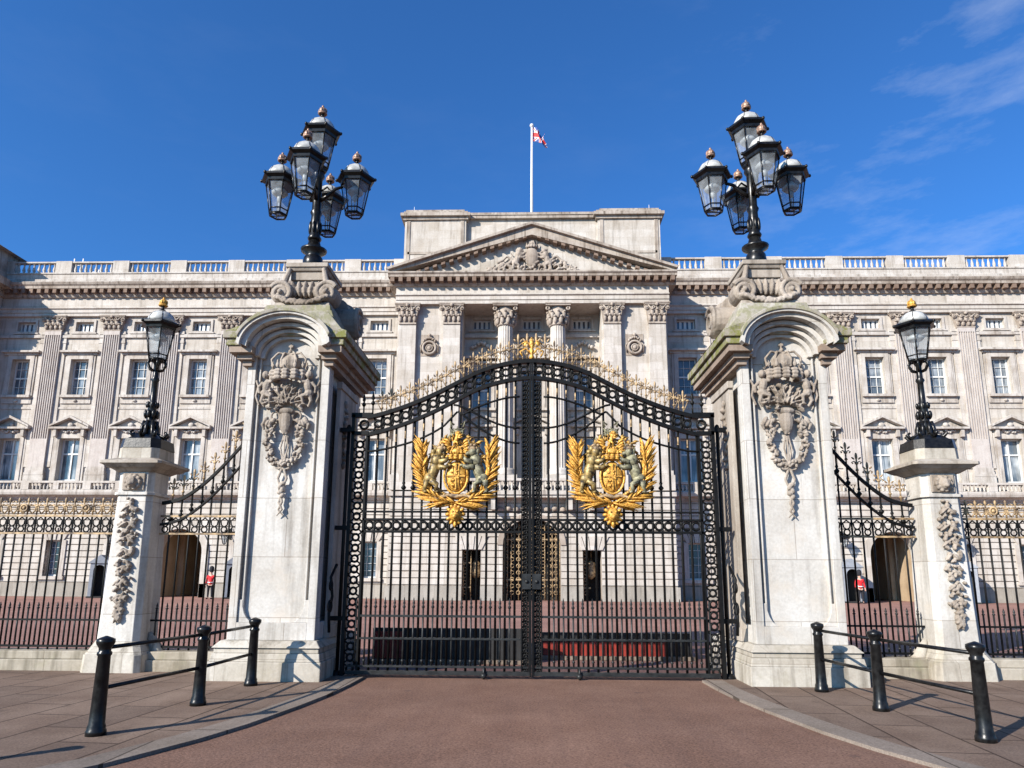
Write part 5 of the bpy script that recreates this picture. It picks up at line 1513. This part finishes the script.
for (i, j, nm) in ((0, 1, 'left'), (1, 2, 'left'), (3, 4, 'right'), (4, 5, 'right')):
    (xa, ya), (xb, yb_) = Bs[i][0], Bs[j][0]
    wh = {(0, 1): 'front pair of left bollards', (1, 2): 'rear pair of left bollards', (3, 4): 'rear pair of right bollards', (4, 5): 'front pair of right bollards'}[(i, j)]
    for z, hl in ((.83, 'upper'), (.44, 'lower')):
        q = MB(); q.tube([(xa, ya, z + PZ), (xb, yb_, z + PZ)], .021, 8)
        tag(q.build('barrier_rail', M['blackpaint']), '%s black rail joining the %s' % (hl, wh), 'rail', 'rails between bollards')

# ------------------------------------------------------------------ road blockers inside the gate
def blocker(x0, x1, y, label, redpart, blackpart, h_):
    t = thing('road_blocker', label, 'barrier', ((x0 + x1) / 2, y, 0), 0, 'low road blockers inside the gate')
    w = (x1 - x0) / 2
    q = MB(); q.prism_x([(0, 0), (1.1, 0), (1.1, .1), (.12, h_), (0, h_)], -w, w); q.build('ramp', M['blackramp'], t)
    q = MB(); q.box(-w + redpart[0], -w + redpart[1], -.03, -.002, redpart[2], redpart[3]); q.build('red_panel', M['redpaint'], t)
    q = MB(); q.box(-w - .05, w + .05, -.12, -.035, 0, .07); q.build('concrete_edge', M['kerb'], t)
    return t
M['redpaint'] = simple('red_barrier_paint', (.20, .022, .014), .5, 0, .25, 4)
M['blackramp'] = simple('black_steel_plate', (.012, .012, .013), .6, 0, .4, 4)
blocker(-2.95, -.08, 13.4, 'low black steel road blocker with short red end panel, behind left gate leaf', (.04, .58, .08, .56), None, .62)
blocker(.2, 3.1, 14.2, 'low road blocker with long bright red panel, behind right gate leaf', (.03, 2.4, .06, .33), None, .50)

# ------------------------------------------------------------------ world, sun, camera
SUN_EL, SUN_AZ = 27.0, 226.0     # azimuth clockwise from +Y
w = bpy.data.worlds.new('World'); scene.world = w; w.use_nodes = True; nt = w.node_tree
bg = nt.nodes['Background']
sky = N(nt, 'ShaderNodeTexSky'); sky.sky_type = 'NISHITA'; sky.sun_disc = False
sky.sun_elevation = math.radians(SUN_EL); sky.sun_rotation = math.radians(SUN_AZ); sky.altitude = 0; sky.air_density = 1.0; sky.dust_density = 1.3; sky.ozone_density = 3.0
tc = N(nt, 'ShaderNodeTexCoord'); gen = tc.outputs['Generated']
cn = noise(nt, mapped(nt, gen, (1.6, 1.6, 5.0), (0.3, .5, .6)), 2.6, 9, .62)
sx_ = N(nt, 'ShaderNodeSeparateXYZ'); L(nt, gen, sx_.inputs[0])
msk = sx_.outputs[0]
cl = ramp(nt, cn, .50, (0, 0, 0), .80, (.36, .36, .36))
mk = ramp(nt, msk, .16, (.06, .06, .06), .42, (1, 1, 1))
fac = mix(nt, 1.0, cl, mk, 'MULTIPLY')
col = mix(nt, 1.0, sky.outputs[0], (.42, 1.0, 1.66), 'MULTIPLY')
cc = mix(nt, fac, col, (6.5, 7.2, 8.4))
L(nt, cc, bg.inputs[0]); bg.inputs[1].default_value = .068
sd = bpy.data.lights.new('sun', 'SUN'); sd.energy = 5.0; sd.angle = math.radians(.5); sd.color = (1, .925, .83)
so = bpy.data.objects.new('sun', sd); COL.objects.link(so)
az, el = math.radians(SUN_AZ), math.radians(SUN_EL)
to_sun = Vector((sin(az) * cos(el), cos(az) * cos(el), sin(el)))
so.rotation_euler = to_sun.to_track_quat('Z', 'Y').to_euler(); so.location = (-20, -20, 30)

cd = bpy.data.cameras.new('camera'); co = bpy.data.objects.new('camera', cd); COL.objects.link(co); scene.camera = co
pch, yw, rl = math.radians(11), math.radians(1.64), math.radians(.34)
R = Vector((cos(yw), sin(yw), 0)); fh = Vector((-sin(yw), cos(yw), 0))
Fw = fh * cos(pch) + Vector((0, 0, sin(pch))); U = -fh * sin(pch) + Vector((0, 0, cos(pch)))
R2 = R * cos(rl) + U * sin(rl); U2 = -R * sin(rl) + U * cos(rl)
mt = Matrix((R2, U2, -Fw)).transposed().to_4x4(); mt.translation = Vector((0, 0, 1.6)); co.matrix_world = mt
cd.sensor_width = 36; cd.lens = 36 * 700 / 1024; cd.shift_y = 55 / 1024; cd.clip_end = 3000; cd.clip_start = .05
scene.view_settings.view_transform = 'Standard'; scene.view_settings.look = 'None'; scene.view_settings.exposure = .88; scene.view_settings.gamma = 1
scene.render.resolution_x = 1024; scene.render.resolution_y = 768
